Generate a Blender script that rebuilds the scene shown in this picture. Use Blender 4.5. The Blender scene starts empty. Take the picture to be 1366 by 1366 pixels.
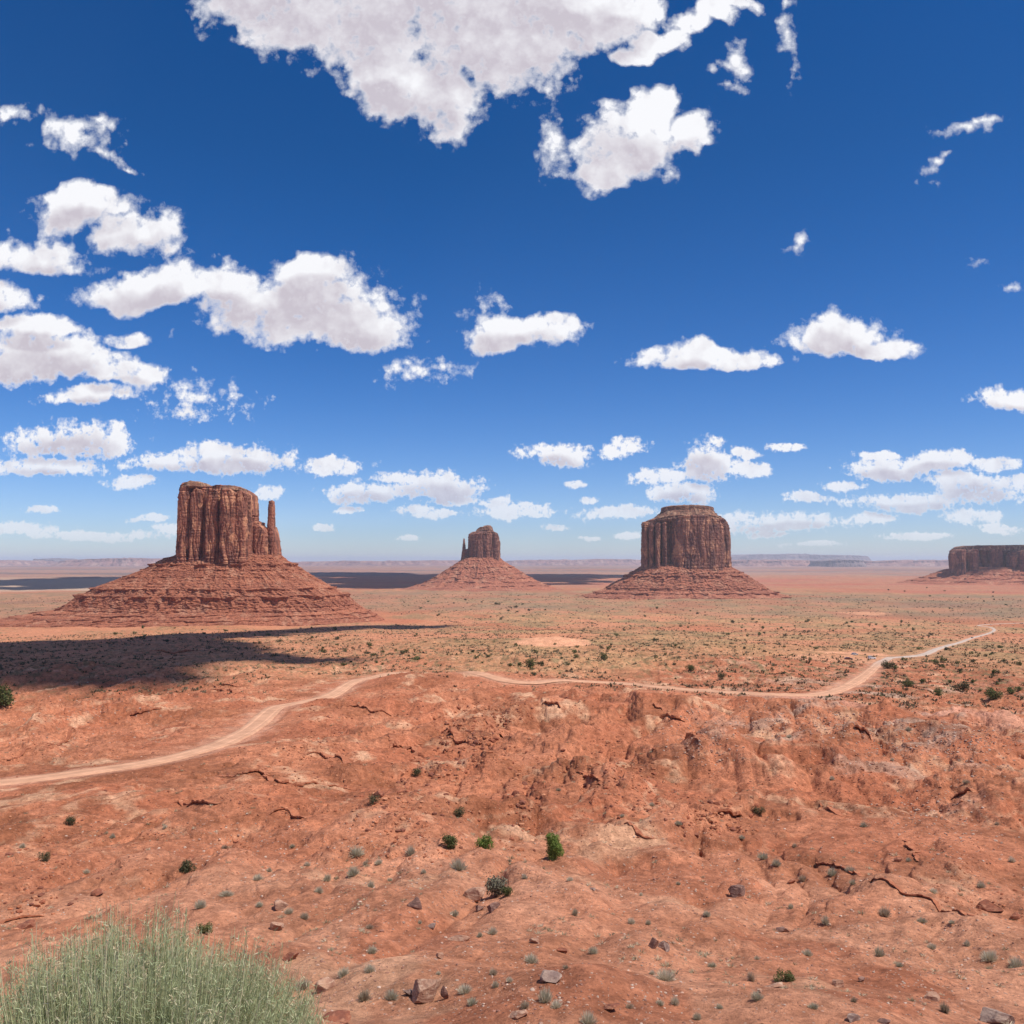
import bpy, math, random
import numpy as np
from math import radians, sin, cos, tan, pi
random.seed(7)
rng = np.random.default_rng(11)
C = bpy.context.scene.collection

# ------------------------------------------------------------------ camera, sky, sun, exposure
F = 1183.0
PITCH = math.atan(65.5 / F)
CAMZ = 131.0
SUN_EL, SUN_AZ = radians(60), radians(112)          # azimuth clockwise from the view direction (+Y)
cam_d = bpy.data.cameras.new('camera')
cam = bpy.data.objects.new('camera', cam_d)
C.objects.link(cam)
cam_d.sensor_width = 36.0
cam_d.lens = 36.0 * F / 1366.0
cam_d.clip_start = 0.1
cam_d.clip_end = 200000
cam.location = (0, 0, CAMZ)
cam.rotation_euler = (pi / 2 + PITCH, 0, 0)
sc = bpy.context.scene
sc.camera = cam
sc.view_settings.view_transform = 'Standard'
sc.view_settings.look = 'None'
sc.view_settings.exposure = 0.0
sc.view_settings.gamma = 1.0
sc.cycles.volume_bounces = 1
sc.cycles.max_bounces = 4
sc.cycles.diffuse_bounces = 2
sc.cycles.transparent_max_bounces = 8

sun_d = bpy.data.lights.new('sun', 'SUN')
sun_d.energy = 4.9
sun_d.angle = radians(0.53)
sun_d.color = (1.0, 0.955, 0.89)
sun = bpy.data.objects.new('sun', sun_d)
C.objects.link(sun)
SUNV = np.array([sin(SUN_AZ) * cos(SUN_EL), cos(SUN_AZ) * cos(SUN_EL), sin(SUN_EL)])
from mathutils import Vector
sun.rotation_euler = Vector(SUNV).to_track_quat('Z', 'Y').to_euler()
sun.location = (0, 0, 4000)


class NT:
    """small node-tree writer"""
    def __init__(s, tree):
        s.t = tree
    def n(s, typ, **kw):
        nd = s.t.nodes.new(typ)
        for k, v in kw.items():
            setattr(nd, k, v)
        return nd
    def put(s, sock, v):
        if isinstance(v, bpy.types.NodeSocket):
            s.t.links.new(v, sock)
        else:
            sock.default_value = v
    def m(s, op, a, b=None, c=None, clamp=False):
        nd = s.n('ShaderNodeMath', operation=op, use_clamp=clamp)
        s.put(nd.inputs[0], a)
        if b is not None: s.put(nd.inputs[1], b)
        if c is not None: s.put(nd.inputs[2], c)
        return nd.outputs[0]
    def v(s, op, a, b=None, c=None):
        nd = s.n('ShaderNodeVectorMath', operation=op)
        s.put(nd.inputs[0], a)
        if b is not None:
            if op == 'SCALE': s.put(nd.inputs['Scale'], b)
            else: s.put(nd.inputs[1], b)
        if c is not None: s.put(nd.inputs[2], c)
        return nd.outputs['Value'] if op in ('LENGTH', 'DOT_PRODUCT', 'DISTANCE') else nd.outputs['Vector']
    def mix(s, f, a, b, mode='MIX'):
        nd = s.n('ShaderNodeMix', data_type='RGBA', blend_type=mode)
        s.put(nd.inputs[0], f); s.put(nd.inputs[6], a); s.put(nd.inputs[7], b)
        return nd.outputs[2]
    def noise(s, vec, scale, detail=5, rough=0.55, dist=0.0, dim='3D'):
        nd = s.n('ShaderNodeTexNoise', noise_dimensions=dim)
        s.put(nd.inputs['Vector'], vec)
        nd.inputs['Scale'].default_value = scale
        nd.inputs['Detail'].default_value = detail
        nd.inputs['Roughness'].default_value = rough
        nd.inputs['Distortion'].default_value = dist
        return nd.outputs['Fac']
    def ramp(s, f, a, b, lo=0.0, hi=1.0, smooth=True):
        nd = s.n('ShaderNodeMapRange', interpolation_type='SMOOTHSTEP' if smooth else 'LINEAR', clamp=True)
        s.put(nd.inputs[0], f)
        for i, q in enumerate((a, b, lo, hi)):
            s.put(nd.inputs[1 + i], q)
        return nd.outputs[0]


# clouds of the sky, each blob an ellipse of sky direction: (x, y, half width, half height, flat base)
CL = [(345,-25,90,60,0),(700,60,60,60,0),(1300,688,50,7,1),(985,690,26,6,1),(1120,648,26,6,1),(610,668,30,6,1),(520,640,30,6,1),(900,640,20,6,1),(770,640,14,4,1),(1280,640,40,9,1),(1000,612,20,6,1),(180,640,40,7,1),(1350,640,30,8,1),(60,680,24,4,1),(200,690,30,4,1),(560,-40,270,110,0),(470,30,150,70,0),(395,45,85,45,0),(597,122,58,62,0),(660,45,120,80,0),(765,15,100,55,0),(835,20,45,35,0),
(853,74,28,15,.3),(885,55,32,18,.3),(918,36,36,20,.3),(950,15,36,18,.3),(985,0,26,12,.3),(520,110,60,48,0),(958,99,20,7,.5),(985,92,9,14,.5),(978,114,13,6,.5),(1053,45,9,24,.5),
(830,190,80,46,0),(738,185,26,42,0),(868,150,34,30,0),(932,175,38,27,0),(800,235,32,32,0),
(8,160,30,17,0),(78,182,26,16,0),(112,194,32,18,.5),(100,175,26,16,.5),(150,211,17,6,.5),(171,215,12,4,.5),(110,275,80,27,0),(185,308,60,28,0),(222,338,30,22,0),
(40,348,90,38,1),(0,410,55,26,1),(190,393,95,36,1),(310,385,60,34,1),(400,425,135,60,1),(425,372,62,27,0),(475,445,70,36,1),
(560,490,40,12,.5),(565,455,16,8,0),(60,485,125,40,1),(170,505,60,22,1),(110,532,65,15,1),(172,455,34,18,1),(60,440,55,18,0),
(262,532,48,15,.5),(312,530,22,6,0),(690,448,78,32,1),(657,418,30,24,0),(740,438,30,18,1),
(945,478,98,20,1),(1010,475,34,13,1),(940,464,40,12,0),(1110,448,68,32,1),(1165,464,50,17,1),(1215,460,26,10,0),
(1246,171,16,7,.5),(1283,168,24,8,.5),(1312,162,20,5,.5),(1237,233,11,9,.5),(1250,219,15,8,.5),(1264,211,10,5,.5),(1067,336,13,7,.5),(1074,327,6,9,.5),(1308,346,19,8,0),(1356,383,20,8,0),(1352,540,52,18,1),
(90,593,84,23,1),(150,583,22,14,0),(60,627,74,12,1),(288,618,108,17,1),(268,603,30,12,0),(330,610,40,10,0),(443,625,46,9,1),
(590,655,60,18,1),(488,662,60,14,1),(574,684,42,6,1),(690,682,44,9,1),(664,670,22,6,1),
(740,608,50,14,1),(828,603,30,14,1),(945,628,38,24,1),(960,596,12,8,0),(1000,634,32,11,1),(871,637,25,8,1),(912,664,44,14,1),(1055,602,26,5,1),
(822,682,54,8,1),(785,664,14,5,1),(1185,626,60,16,1),(1250,614,48,10,1),(1325,620,36,7,1),(1312,655,60,22,1),(1205,668,84,10,1),(1080,665,32,6,1),(1172,604,36,6,1),
(1045,697,80,10,1),(1165,689,26,6,1),(1225,713,38,5,1),(1338,702,32,6,1),(835,714,18,4,1),(740,704,18,4,1),(785,717,14,3,1),(715,690,14,3,1),
(352,658,20,9,1),(30,706,60,7,1),(130,714,100,6,1),(225,706,30,6,1),(470,680,20,4,1),(1025,712,24,4,1),(545,715,14,3,1),(1090,728,40,3,1),(430,702,14,4,1)]

def px_dir(px, py):
    u = (px - 683.0) / F
    v = (683.0 - py) / F
    return u, cos(PITCH) - v * sin(PITCH), sin(PITCH) + v * cos(PITCH)

def make_cloud_group(big):
    g = bpy.data.node_groups.new('cloud_field', 'ShaderNodeTree')
    g.interface.new_socket('P', in_out='INPUT', socket_type='NodeSocketVector')
    g.interface.new_socket('S', in_out='OUTPUT', socket_type='NodeSocketFloat')
    g.interface.new_socket('Q', in_out='OUTPUT', socket_type='NodeSocketVector')
    T = NT(g)
    gi = T.n('NodeGroupInput'); go = T.n('NodeGroupOutput')
    P = gi.outputs[0]
    sx = T.n('ShaderNodeSeparateXYZ'); T.put(sx.inputs[0], P)
    vv = T.m('MAXIMUM', T.m('ADD', sx.outputs[1], 0.13), 0.02)
    Q = P
    # domain warp, growing with height as the clouds do
    nd = T.n('ShaderNodeTexNoise', noise_dimensions='2D')
    T.put(nd.inputs['Vector'], Q); nd.inputs['Scale'].default_value = 9.0; nd.inputs['Detail'].default_value = 3
    wv = T.v('SUBTRACT', nd.outputs['Color'], (0.5, 0.5, 0.5))
    wv = T.v('SCALE', wv, T.m('MULTIPLY', vv, 0.12))
    W = T.v('ADD', P, wv)
    best = None
    for (cx, cy, rx, ry, fl) in CL:
        if cy > 560: ry *= 1.3; rx *= 1.05
        if fl == .5: rx *= 1.5; ry *= 1.6
        d = px_dir(cx, cy)
        U, V = d[0] / d[1], d[2] / d[1]
        ru, rv = rx / F / d[1] * 1.12, ry / F / d[1] ** 2 * 1.12
        if big and (rx < 38 or ry < 13): continue
        q = T.v('MULTIPLY_ADD', W, (1 / ru, 1 / rv, 0), (-U / ru, -V / rv, 0))
        if fl == 1 and ry > 14:
            q = T.v('MAXIMUM', q, T.v('MULTIPLY', q, (-1, -1.7, 0)))
        L = T.v('LENGTH', q)
        if fl == .5 or (rx < 31 and fl == 0 and cy < 560):
            L = T.m('MULTIPLY_ADD', L, 0.34, 0.70)
        if best is None: best = L
        else: best = T.m('SMOOTH_MIN', best, L, 0.16)
    sh = T.m('SUBTRACT', 1.0, best) if best is not None else T.m('ADD', 0.0, -1.0)
    T.put(go.inputs[0], sh)
    T.put(go.inputs[1], Q)
    return g

def make_world():
    w = bpy.data.worlds.new('World')
    sc.world = w
    w.use_nodes = True
    t = w.node_tree
    t.nodes.clear()
    T = NT(t)
    out = T.n('ShaderNodeOutputWorld')
    sky = T.n('ShaderNodeTexSky', sky_type='NISHITA')
    sky.sun_disc = False
    sky.sun_elevation = SUN_EL
    sky.sun_rotation = SUN_AZ
    sky.altitude = 1600
    sky.air_density = 1.0
    sky.dust_density = 0.4
    sky.ozone_density = 1.0
    hs = T.n('ShaderNodeHueSaturation')
    T.put(hs.inputs['Color'], sky.outputs[0])
    hs.inputs['Saturation'].default_value = 1.42
    tcz = T.n('ShaderNodeSeparateXYZ'); T.put(tcz.inputs[0], T.n('ShaderNodeTexCoord').outputs['Generated'])
    skyc = T.mix(1.0, hs.outputs[0], T.mix(T.ramp(tcz.outputs[2], 0.0, 0.42, smooth=False), (0.93, 1.04, 1.48, 1), (0.66, 0.86, 1.10, 1)), 'MULTIPLY')
    tc = T.n('ShaderNodeTexCoord')
    s3 = T.n('ShaderNodeSeparateXYZ'); T.put(s3.inputs[0], tc.outputs['Generated'])
    yy = T.m('MAXIMUM', s3.outputs[1], 0.05)
    cb = T.n('ShaderNodeCombineXYZ')
    T.put(cb.inputs[0], T.m('DIVIDE', s3.outputs[0], yy))
    T.put(cb.inputs[1], T.m('DIVIDE', s3.outputs[2], yy))
    P = cb.outputs[0]
    b1 = T.n('ShaderNodeBackground'); T.put(b1.inputs[0], skyc); b1.inputs[1].default_value = 0.088
    Vv = cb.inputs[1].links[0].from_socket
    Uu = cb.inputs[0].links[0].from_socket
    front = T.ramp(s3.outputs[1], 0.5, 0.65)
    # scattered clouds over the rest of the sky
    rest = T.ramp(T.noise(tc.outputs['Generated'], 3.2, 6, 0.6), 0.53, 0.63)
    rest = T.m('MULTIPLY', T.m('MULTIPLY', rest, T.ramp(s3.outputs[2], 0.03, 0.15)), T.m('SUBTRACT', 1.0, front))
    def puff(q, scale, det):
        v = T.n('ShaderNodeTexVoronoi', voronoi_dimensions='2D', feature='F1', normalize=True)
        T.put(v.inputs['Vector'], q); v.inputs['Scale'].default_value = scale
        v.inputs['Detail'].default_value = det; v.inputs['Roughness'].default_value = 0.6
        return v.outputs['Distance']
    def clouds():
        grp = make_cloud_group(False); grp2 = make_cloud_group(True)
        g1 = T.n('ShaderNodeGroup', node_tree=grp); T.put(g1.inputs[0], P)
        # a second look at the field a little way towards the sun: thick side / thin side
        vs = T.m('ADD', cb.inputs[1].links[0].from_socket, 0.13)
        off = T.v('SCALE', (0.010, 0.030, 0.0), T.m('MULTIPLY', vs, 1.6))
        g2 = T.n('ShaderNodeGroup', node_tree=grp2); T.put(g2.inputs[0], T.v('ADD', P, off))
        S, Q = g1.outputs
        S2, Q2 = g2.outputs
        f1 = T.noise(Q, 17.0, 9, 0.60, 0.0, '2D')
        f2 = T.noise(Q2, 17.0, 4, 0.60, 0.0, '2D')
        f3 = T.noise(Q, 58.0, 6, 0.58, 0.0, '2D')
        Qw = T.v('ADD', Q, T.v('SCALE', T.v('SUBTRACT', f1, (0.5, 0.5, 0.5)), 0.03))
        p1 = puff(Qw, 42.0, 1.5)
        wA = T.ramp(Vv, 0.05, 0.45, 0.8, 2.4)
        wB = T.ramp(Vv, 0.05, 0.45, 2.7, 1.25)
        sat = T.m('MULTIPLY_ADD', T.m('MAXIMUM', S, 0.0), 0.45, T.m('MINIMUM', T.m('MULTIPLY', S, 1.9), 0.80))
        D = T.m('MULTIPLY_ADD', T.m('SUBTRACT', f1, 0.5), wA, sat)
        D = T.m('MULTIPLY_ADD', T.m('SUBTRACT', f3, 0.5), wB, D)
        D = T.m('MULTIPLY_ADD', T.m('SUBTRACT', 0.32, p1), 1.15, D)
        f4 = T.noise(Q, 190.0, 4, 0.6, 0.0, '2D')
        D = T.m('MULTIPLY_ADD', T.m('SUBTRACT', f4, 0.5), T.ramp(Vv, 0.03, 0.3, 2.4, 0.0), D)
        alpha = T.m('POWER', T.ramp(D, 0.08, 0.82, smooth=False), 1.3)
        low = T.ramp(s3.outputs[2], 0.0, 0.03)
        alpha = T.m('MULTIPLY', T.m('MULTIPLY', alpha, front), low)
        thin = T.ramp(s3.outputs[2], 0.0, 0.15, 0.6, 1.0)
        alpha = T.m('MULTIPLY', alpha, thin)
        alpha = T.m('MAXIMUM', alpha, rest)
        # lit where the cloud thins out towards the sun, grey where more cloud lies that way
        deep = T.ramp(S2, 0.02, 0.55)
        relief = T.m('ADD', T.m('MULTIPLY', T.m('SUBTRACT', f2, f1), 1.5), T.m('MULTIPLY', T.m('SUBTRACT', p1, 0.30), 0.7))
        shade = T.m('ADD', T.m('MULTIPLY', deep, 0.85), relief, clamp=True)
        shade = T.m('MULTIPLY', shade, T.ramp(D, 0.35, 1.0))
        col = T.mix(shade, (0.96, 0.965, 1.0, 1), (0.61, 0.565, 0.635, 1))
        b2 = T.n('ShaderNodeBackground'); T.put(b2.inputs[0], col); b2.inputs[1].default_value = 1.0
        mx = T.n('ShaderNodeMixShader')
        T.put(mx.inputs[0], alpha); T.put(mx.inputs[1], b1.outputs[0]); T.put(mx.inputs[2], b2.outputs[0])
        return mx.outputs[0]
    def pickone(cond, a, b):
        mx = T.n('ShaderNodeMixShader')
        T.put(mx.inputs[0], cond); T.put(mx.inputs[1], a); T.put(mx.inputs[2], b)
        return mx.outputs[0]
    acc = clouds()
    b3 = T.n('ShaderNodeBackground'); b3.inputs[0].default_value = (0.80, 0.80, 0.86, 1); b3.inputs[1].default_value = 1.0
    back = T.n('ShaderNodeMixShader'); T.put(back.inputs[0], rest); T.put(back.inputs[1], b1.outputs[0]); T.put(back.inputs[2], b3.outputs[0])
    acc = pickone(T.m('MULTIPLY', T.m('GREATER_THAN', s3.outputs[1], 0.5), T.m('GREATER_THAN', s3.outputs[2], -0.002)), back.outputs[0], acc)
    T.put(out.inputs[0], acc)
    w.cycles.sampling_method = 'MANUAL'
    w.cycles.sample_map_resolution = 512
make_world()

# ------------------------------------------------------------------ numeric noise
_perm = rng.permutation(512)
_perm = np.concatenate([_perm, _perm, _perm[:8]])
_ang = rng.random(512) * 2 * pi
_gx, _gy = np.cos(_ang), np.sin(_ang)
def pn(x, y):
    xi = np.floor(x); yi = np.floor(y)
    xf = x - xi; yf = y - yi
    xi = xi.astype(np.int64) & 511; yi = yi.astype(np.int64) & 511
    x1 = (xi + 1) & 511; y1 = (yi + 1) & 511
    u = xf * xf * xf * (xf * (xf * 6 - 15) + 10)
    v = yf * yf * yf * (yf * (yf * 6 - 15) + 10)
    def g(a, b, dx, dy):
        h = _perm[_perm[a] + b]
        return _gx[h] * dx + _gy[h] * dy
    n00 = g(xi, yi, xf, yf); n10 = g(x1, yi, xf - 1, yf)
    n01 = g(xi, y1, xf, yf - 1); n11 = g(x1, y1, xf - 1, yf - 1)
    a = n00 + u * (n10 - n00); b = n01 + u * (n11 - n01)
    return (a + v * (b - a)) * 1.45
def fbm(x, y, o=4, g=0.5, seed=0.0):
    s = 0; a = 1.0; x = x + seed * 17.3; y = y - seed * 9.7
    for i in range(o):
        s = s + a * pn(x, y)
        x, y = 2.03 * (x * 0.8 - y * 0.6) + 5.1, 2.03 * (x * 0.6 + y * 0.8) + 1.7
        a *= g
    return s
def ridged(x, y, o=4, g=0.5, seed=0.0):
    s = 0; a = 1.0; x = x + seed * 13.1; y = y + seed * 7.7; w = 1.0
    for i in range(o):
        n = 1 - np.abs(pn(x, y)); n = n * n
        s = s + a * n * w; w = np.clip(n, 0, 1)
        x, y = 2.07 * (x * 0.8 - y * 0.6) + 3.3, 2.07 * (x * 0.6 + y * 0.8) + 8.1
        a *= g
    return s
def sst(x, a, b):
    t = np.clip((x - a) / (b - a), 0, 1)
    return t * t * (3 - 2 * t)

# ------------------------------------------------------------------ the lie of the land
_r = [0, 2.8, 3.35, 10, 20, 28, 32, 50, 85, 120, 170, 230, 300, 400, 550, 750, 1000, 1300, 1600, 1900, 2400, 4000, 90000]
_h = [1.6, 1.6, 2.6, 7.4, 12.9, 15.8, 16.9, 21.6, 28.2, 32.3, 37.2, 42, 47, 52.5, 58, 68, 84, 102, 118, 127, 131, 131, 131]
_lr = np.log(np.array(_r) + 1.0)
_lg = np.linspace(0, _lr[-1], 3000)
_hg = np.interp(_lg, _lr, _h)
_k = np.hanning(61); _k /= _k.sum()
_hs = np.convolve(np.pad(_hg, 30, mode='edge'), _k, mode='valid')
_near = _lg < math.log(4.5)
_hs = np.where(_near, _hg, _hs)
def base_z(x, y):
    r = np.hypot(x, y)
    return CAMZ - np.interp(np.log(r + 1), _lg, _hs)
def at(px, py, D):
    d = px_dir(px, py); k = D / d[1]
    return np.array([d[0] * k, D, CAMZ + d[2] * k])
def hit(px, py, func, dmax=40000.0):
    """where the line of sight through a point of the photograph meets the ground"""
    px = np.atleast_1d(np.asarray(px, float)); py = np.atleast_1d(np.asarray(py, float))
    ds = np.exp(np.linspace(math.log(3.6), math.log(dmax), 1500))
    d = px_dir(px, py)
    out = np.zeros((len(px), 3))
    for i in range(0, len(px), 400):
        s = slice(i, i + 400)
        X = (d[0][s] / d[1][s])[:, None] * ds; Y = np.broadcast_to(ds, X.shape)
        Z = CAMZ + (d[2][s] / d[1][s])[:, None] * ds
        G = func(X, Y)
        below = Z < G
        k = np.argmax(below, axis=1); k = np.where(below.any(axis=1), k, len(ds) - 1); k = np.maximum(k, 1)
        ii = np.arange(X.shape[0])
        a = (Z - G)[ii, k - 1]; b = (G - Z)[ii, k]
        f = np.clip(a / (a + b + 1e-9), 0, 1)
        out[s, 0] = X[ii, k - 1] * (1 - f) + X[ii, k] * f
        out[s, 1] = ds[k - 1] * (1 - f) + ds[k] * f
    out[:, 2] = func(out[:, 0], out[:, 1])
    return out

ROADPX = [(-90,1052),(0,1044),(60,1037),(120,1029),(200,1017),(270,1001),(320,980),(350,962),(378,946),(405,938),(440,929),(470,917),(500,904),(525,898),(552,899),(580,905),(620,913),(665,919),(710,920),(760,915),(830,914),(900,919),(980,924),(1060,927),(1100,925),(1130,915),(1150,903),(1165,891),(1180,881),(1200,877),(1235,872),(1255,864),(1280,857),(1300,850),(1325,842),(1322,837),(1305,834.5),(1325,832.5),(1366,831),(1430,829)]
def smooth_poly(pts, n=12):
    pts = np.array(pts, float); res = []
    for i in range(len(pts) - 1):
        p0 = pts[max(i - 1, 0)]; p1 = pts[i]; p2 = pts[i + 1]; p3 = pts[min(i + 2, len(pts) - 1)]
        for k in range(n):
            t = k / n
            res.append(0.5 * ((2 * p1) + (-p0 + p2) * t + (2 * p0 - 5 * p1 + 4 * p2 - p3) * t * t + (-p0 + 3 * p1 - 3 * p2 + p3) * t ** 3))
    res.append(pts[-1])
    return np.array(res)
_rp = np.array(ROADPX)
ROAD = hit(_rp[:, 0], _rp[:, 1], base_z)
ROADS = smooth_poly(ROAD[:, :2], 10)
TRACK = hit([1040, 1110, 1180, 1260, 1330, 1420], [930, 940, 947, 957, 968, 985], base_z)[:, :2]
def dist_poly(x, y, P):
    best = np.full(x.shape, 1e9)
    for a, b in zip(P[:-1], P[1:]):
        d = b - a; L = d @ d + 1e-9
        t = np.clip(((x - a[0]) * d[0] + (y - a[1]) * d[1]) / L, 0, 1)
        best = np.minimum(best, np.hypot(x - a[0] - t * d[0], y - a[1] - t * d[1]))
    return best
# mounds read off the photograph: (x, y, radius across m, radius along m, height m)
MOUNDPX = [(620,915,45,30,5.5),(470,950,26,22,3.5),(430,1000,16,10,2.2),(560,1095,10,12,1.6),(880,955,26,16,2.2),(960,1010,20,12,2.6),(1150,960,30,20,1.2),
           (720,960,24,16,3.2),(255,1150,8,8,1.7),(1010,1190,7,7,-1.0),(850,1150,9,7,-0.9),(560,1250,6,6,-.8),(150,905,50,30,5.0),(60,990,16,18,-2.0),(250,915,40,18,3.0),
           (1250,1010,22,14,2.4),(780,1320,4.5,4,.9),(540,1330,4,3,-.5),(1120,1330,5,5,.6),(90,1240,7,6,-1.6),(20,1200,5,3,1.0),(340,1080,14,9,2.4),(660,1040,14,10,1.8),(1330,1120,12,8,1.6),(740,858,30,26,5.0),(1135,877,26,18,2.0)]
_m = np.array(MOUNDPX, float)
_mp = hit(_m[:, 0], _m[:, 1], base_z)
_c = [k for k, q in enumerate(ROADPX) if 655 <= q[0] <= 1240]
_rz = ROAD[:, 2].copy()
for (mx, my, mz), (_, _, ax, ay, hh) in zip(_mp, MOUNDPX):
    _rz += hh * np.exp(-(((ROAD[:, 0] - mx) / ax) ** 2 + ((ROAD[:, 1] - my) / ay) ** 2))
SMOOTH = hit(1234, 1112, base_z)[0]
CLEAR = np.stack([np.arctan2(ROAD[_c, 0], ROAD[_c, 1]), np.hypot(ROAD[_c, 0], ROAD[_c, 1]), (CAMZ - _rz[_c]) / np.hypot(ROAD[_c, 0], ROAD[_c, 1])])

def land(x, y, full=True):
    x = np.asarray(x, float); y = np.asarray(y, float)
    r = np.hypot(x, y) + 1e-6
    z = base_z(x, y)
    wx = x + 14 * pn(x / 55, y / 55 + 3.1); wy = y + 14 * pn(x / 55 + 9.2, y / 55)
    I = lambda t: np.interp(r, [q[0] for q in t], [q[1] for q in t])
    rd = np.where((r > 80) & (r < 2500), dist_poly(x, y, ROADS[::3]), 1e3)
    big = fbm(x / 150, y / 150, 3, seed=1) * I([(20,.2),(60,1.2),(150,3.5),(350,5),(600,3.5),(1200,3),(3000,4),(20000,6)])
    rid = (ridged(wx / 48, wy / 48, 5, 0.5, seed=2) - 0.95) * I([(24,.0),(45,.5),(75,1.2),(130,3.8),(300,5.0),(430,2.6),(650,1.2),(1500,.8),(3000,0)])
    fine = fbm(wx / 9, wy / 9, 5, 0.55, seed=3) * I([(3,.02),(20,.12),(40,.20),(90,.65),(250,1.0),(500,.6),(1200,.4),(3000,0)])
    moun = np.abs(fbm(x / 13, y / 13, 2, 0.4, seed=4)) * I([(20,.0),(35,.9),(90,1.2),(180,.5),(300,0)])
    gx_ = x - 0.22 * y + 5 * pn(x / 30, y / 30 + 2)
    run = (ridged(gx_ / 11, y / 62, 3, 0.5, seed=12) - .9) * I([(24,.0),(50,.55),(90,1.3),(260,2.0),(420,.8),(600,0)])
    rid = rid - run
    for (mx, my, mz), (_, _, ax, ay, hh) in zip(_mp, MOUNDPX):
        q = ((x - mx) / ax) ** 2 + ((y - my) / ay) ** 2
        z = z + hh * np.exp(-q)
    z = z + (big + moun) * sst(rd / np.interp(r, [600, 900], [1, 3]), 4, 55) + rid * sst(rd, 4.5, 45) * np.where(rd < 90, np.interp(rd, [0, 40, 90], [.3, .6, 1.]), 1) + fine * sst(rd, 4.5, 16)
    rsm = np.hypot(x - SMOOTH[0], y - SMOOTH[1])
    z = z + (base_z(x, y) - z) * 0.75 * (1 - sst(rsm, 6, 26))
    # beds of harder rock: little cliffs with slopes between
    tm = sst(fbm(x / 42, y / 42, 3, seed=5), -0.18, 0.25) * np.interp(r, [32, 60, 110, 450, 800, 1500], [0, .15, .75, .75, .4, 0]) * sst(rd, 6, 20)
    st = 1.0
    q = (z + 1.2 * pn(x / 31, y / 31) + 0.25 * pn(x / 3.1, y / 3.1) + 0.03 * x) / st
    fl = np.floor(q); fr = q - fl
    zt = z + st * (fl + 0.30 * fr + 0.70 * sst(fr, 0.62, 0.86) - q)
    z = z * (1 - tm) + zt * tm
    q = (z + 0.35 * pn(x / 11, y / 11)) / 0.42
    fl = np.floor(q); fr = q - fl
    t2 = sst(fbm(x / 25, y / 25, 3, seed=15), -0.1, 0.3) * np.interp(r, [45, 90, 260, 400], [0, .55, .6, 0]) * sst(rd, 6, 20)
    z = z + 0.42 * (fl + 0.35 * fr + 0.65 * sst(fr, 0.55, 0.9) - q) * t2
    # small chips at the steps
    z = z + np.interp(r, [25, 60, 300, 700], [.05, .12, .20, 0]) * ridged(wx / 2.6, wy / 2.6, 2, seed=8) * sst(fbm(x / 20, y / 20, 2, seed=9), -0.1, 0.5) * sst(rd, 5, 9)
    # the slope falls away in front of the road on the right
    if CLEAR is not None:
        a = np.arctan2(x, y); rr_ = np.interp(a, CLEAR[0], CLEAR[1]); tt = np.interp(a, CLEAR[0], CLEAR[2])
        cap_ = CAMZ - tt * r - 0.014 * np.maximum(rr_ - r, 0) - 0.15
        w_ = sst(a, CLEAR[0][0], CLEAR[0][0] + .035) * (1 - sst(a, CLEAR[0][-1] - .03, CLEAR[0][-1])) * sst(r, 100, 150) * (r < rr_) * sst(rd, 4.5, 9)
        e = np.maximum(z - cap_, 0) * w_
        z = z - e - np.minimum(e, 1.5) * (0.12 + 0.5 * np.abs(fbm(x / 7, y / 7, 4, 0.6, seed=41)))
    z = z - 0.25 * (1 - sst(rd, 4.2, 6.0))
    return z

# ------------------------------------------------------------------ helpers for objects
def tag(o, label=None, cat=None, group=None, kind=None):
    if label: o['label'] = label
    if cat: o['category'] = cat
    if group: o['group'] = group
    if kind: o['kind'] = kind
    return o
def np_mesh(name, V, quads=None, tris=None, smooth=True):
    me = bpy.data.meshes.new(name)
    V = np.asarray(V, np.float32)
    me.vertices.add(len(V)); me.vertices.foreach_set('co', V.ravel())
    idx = []; starts = []; tot = 0
    if quads is not None and len(quads):
        q = np.asarray(quads, np.int32); idx.append(q.ravel()); starts.append(np.arange(len(q)) * 4); tot = q.size
    if tris is not None and len(tris):
        t = np.asarray(tris, np.int32); idx.append(t.ravel()); starts.append(tot + np.arange(len(t)) * 3)
    idx = np.concatenate(idx); starts = np.concatenate(starts)
    me.loops.add(len(idx)); me.loops.foreach_set('vertex_index', idx.astype(np.int32))
    me.polygons.add(len(starts)); me.polygons.foreach_set('loop_start', starts.astype(np.int32))
    me.update(calc_edges=True)
    me.polygons.foreach_set('use_smooth', np.full(len(starts), smooth, bool))
    return me
def set_col(me, name, col):
    a = me.attributes.new(name, 'FLOAT_COLOR', 'POINT')
    c = np.ones((len(col), 4), np.float32); c[:, :3] = col
    a.data.foreach_set('color', c.ravel())
def obj(name, me, mat=None, parent=None, loc=(0, 0, 0)):
    o = bpy.data.objects.new(name, me); C.objects.link(o)
    o.location = loc
    if mat is not None and not me.materials: me.materials.append(mat)
    if parent: o.parent = parent
    return o
def empty(name, loc=(0, 0, 0)):
    o = bpy.data.objects.new(name, None); C.objects.link(o); o.location = loc; o.empty_display_size = 1
    return o
def new_mat(name):
    m = bpy.data.materials.new(name); m.use_nodes = True
    t = m.node_tree; t.nodes.clear(); T = NT(t)
    out = T.n('ShaderNodeOutputMaterial'); b = T.n('ShaderNodeBsdfPrincipled')
    T.put(out.inputs[0], b.outputs[0])
    b.inputs['Roughness'].default_value = 0.95
    b.inputs['Specular IOR Level'].default_value = 0.12
    return m, T, b
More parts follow.
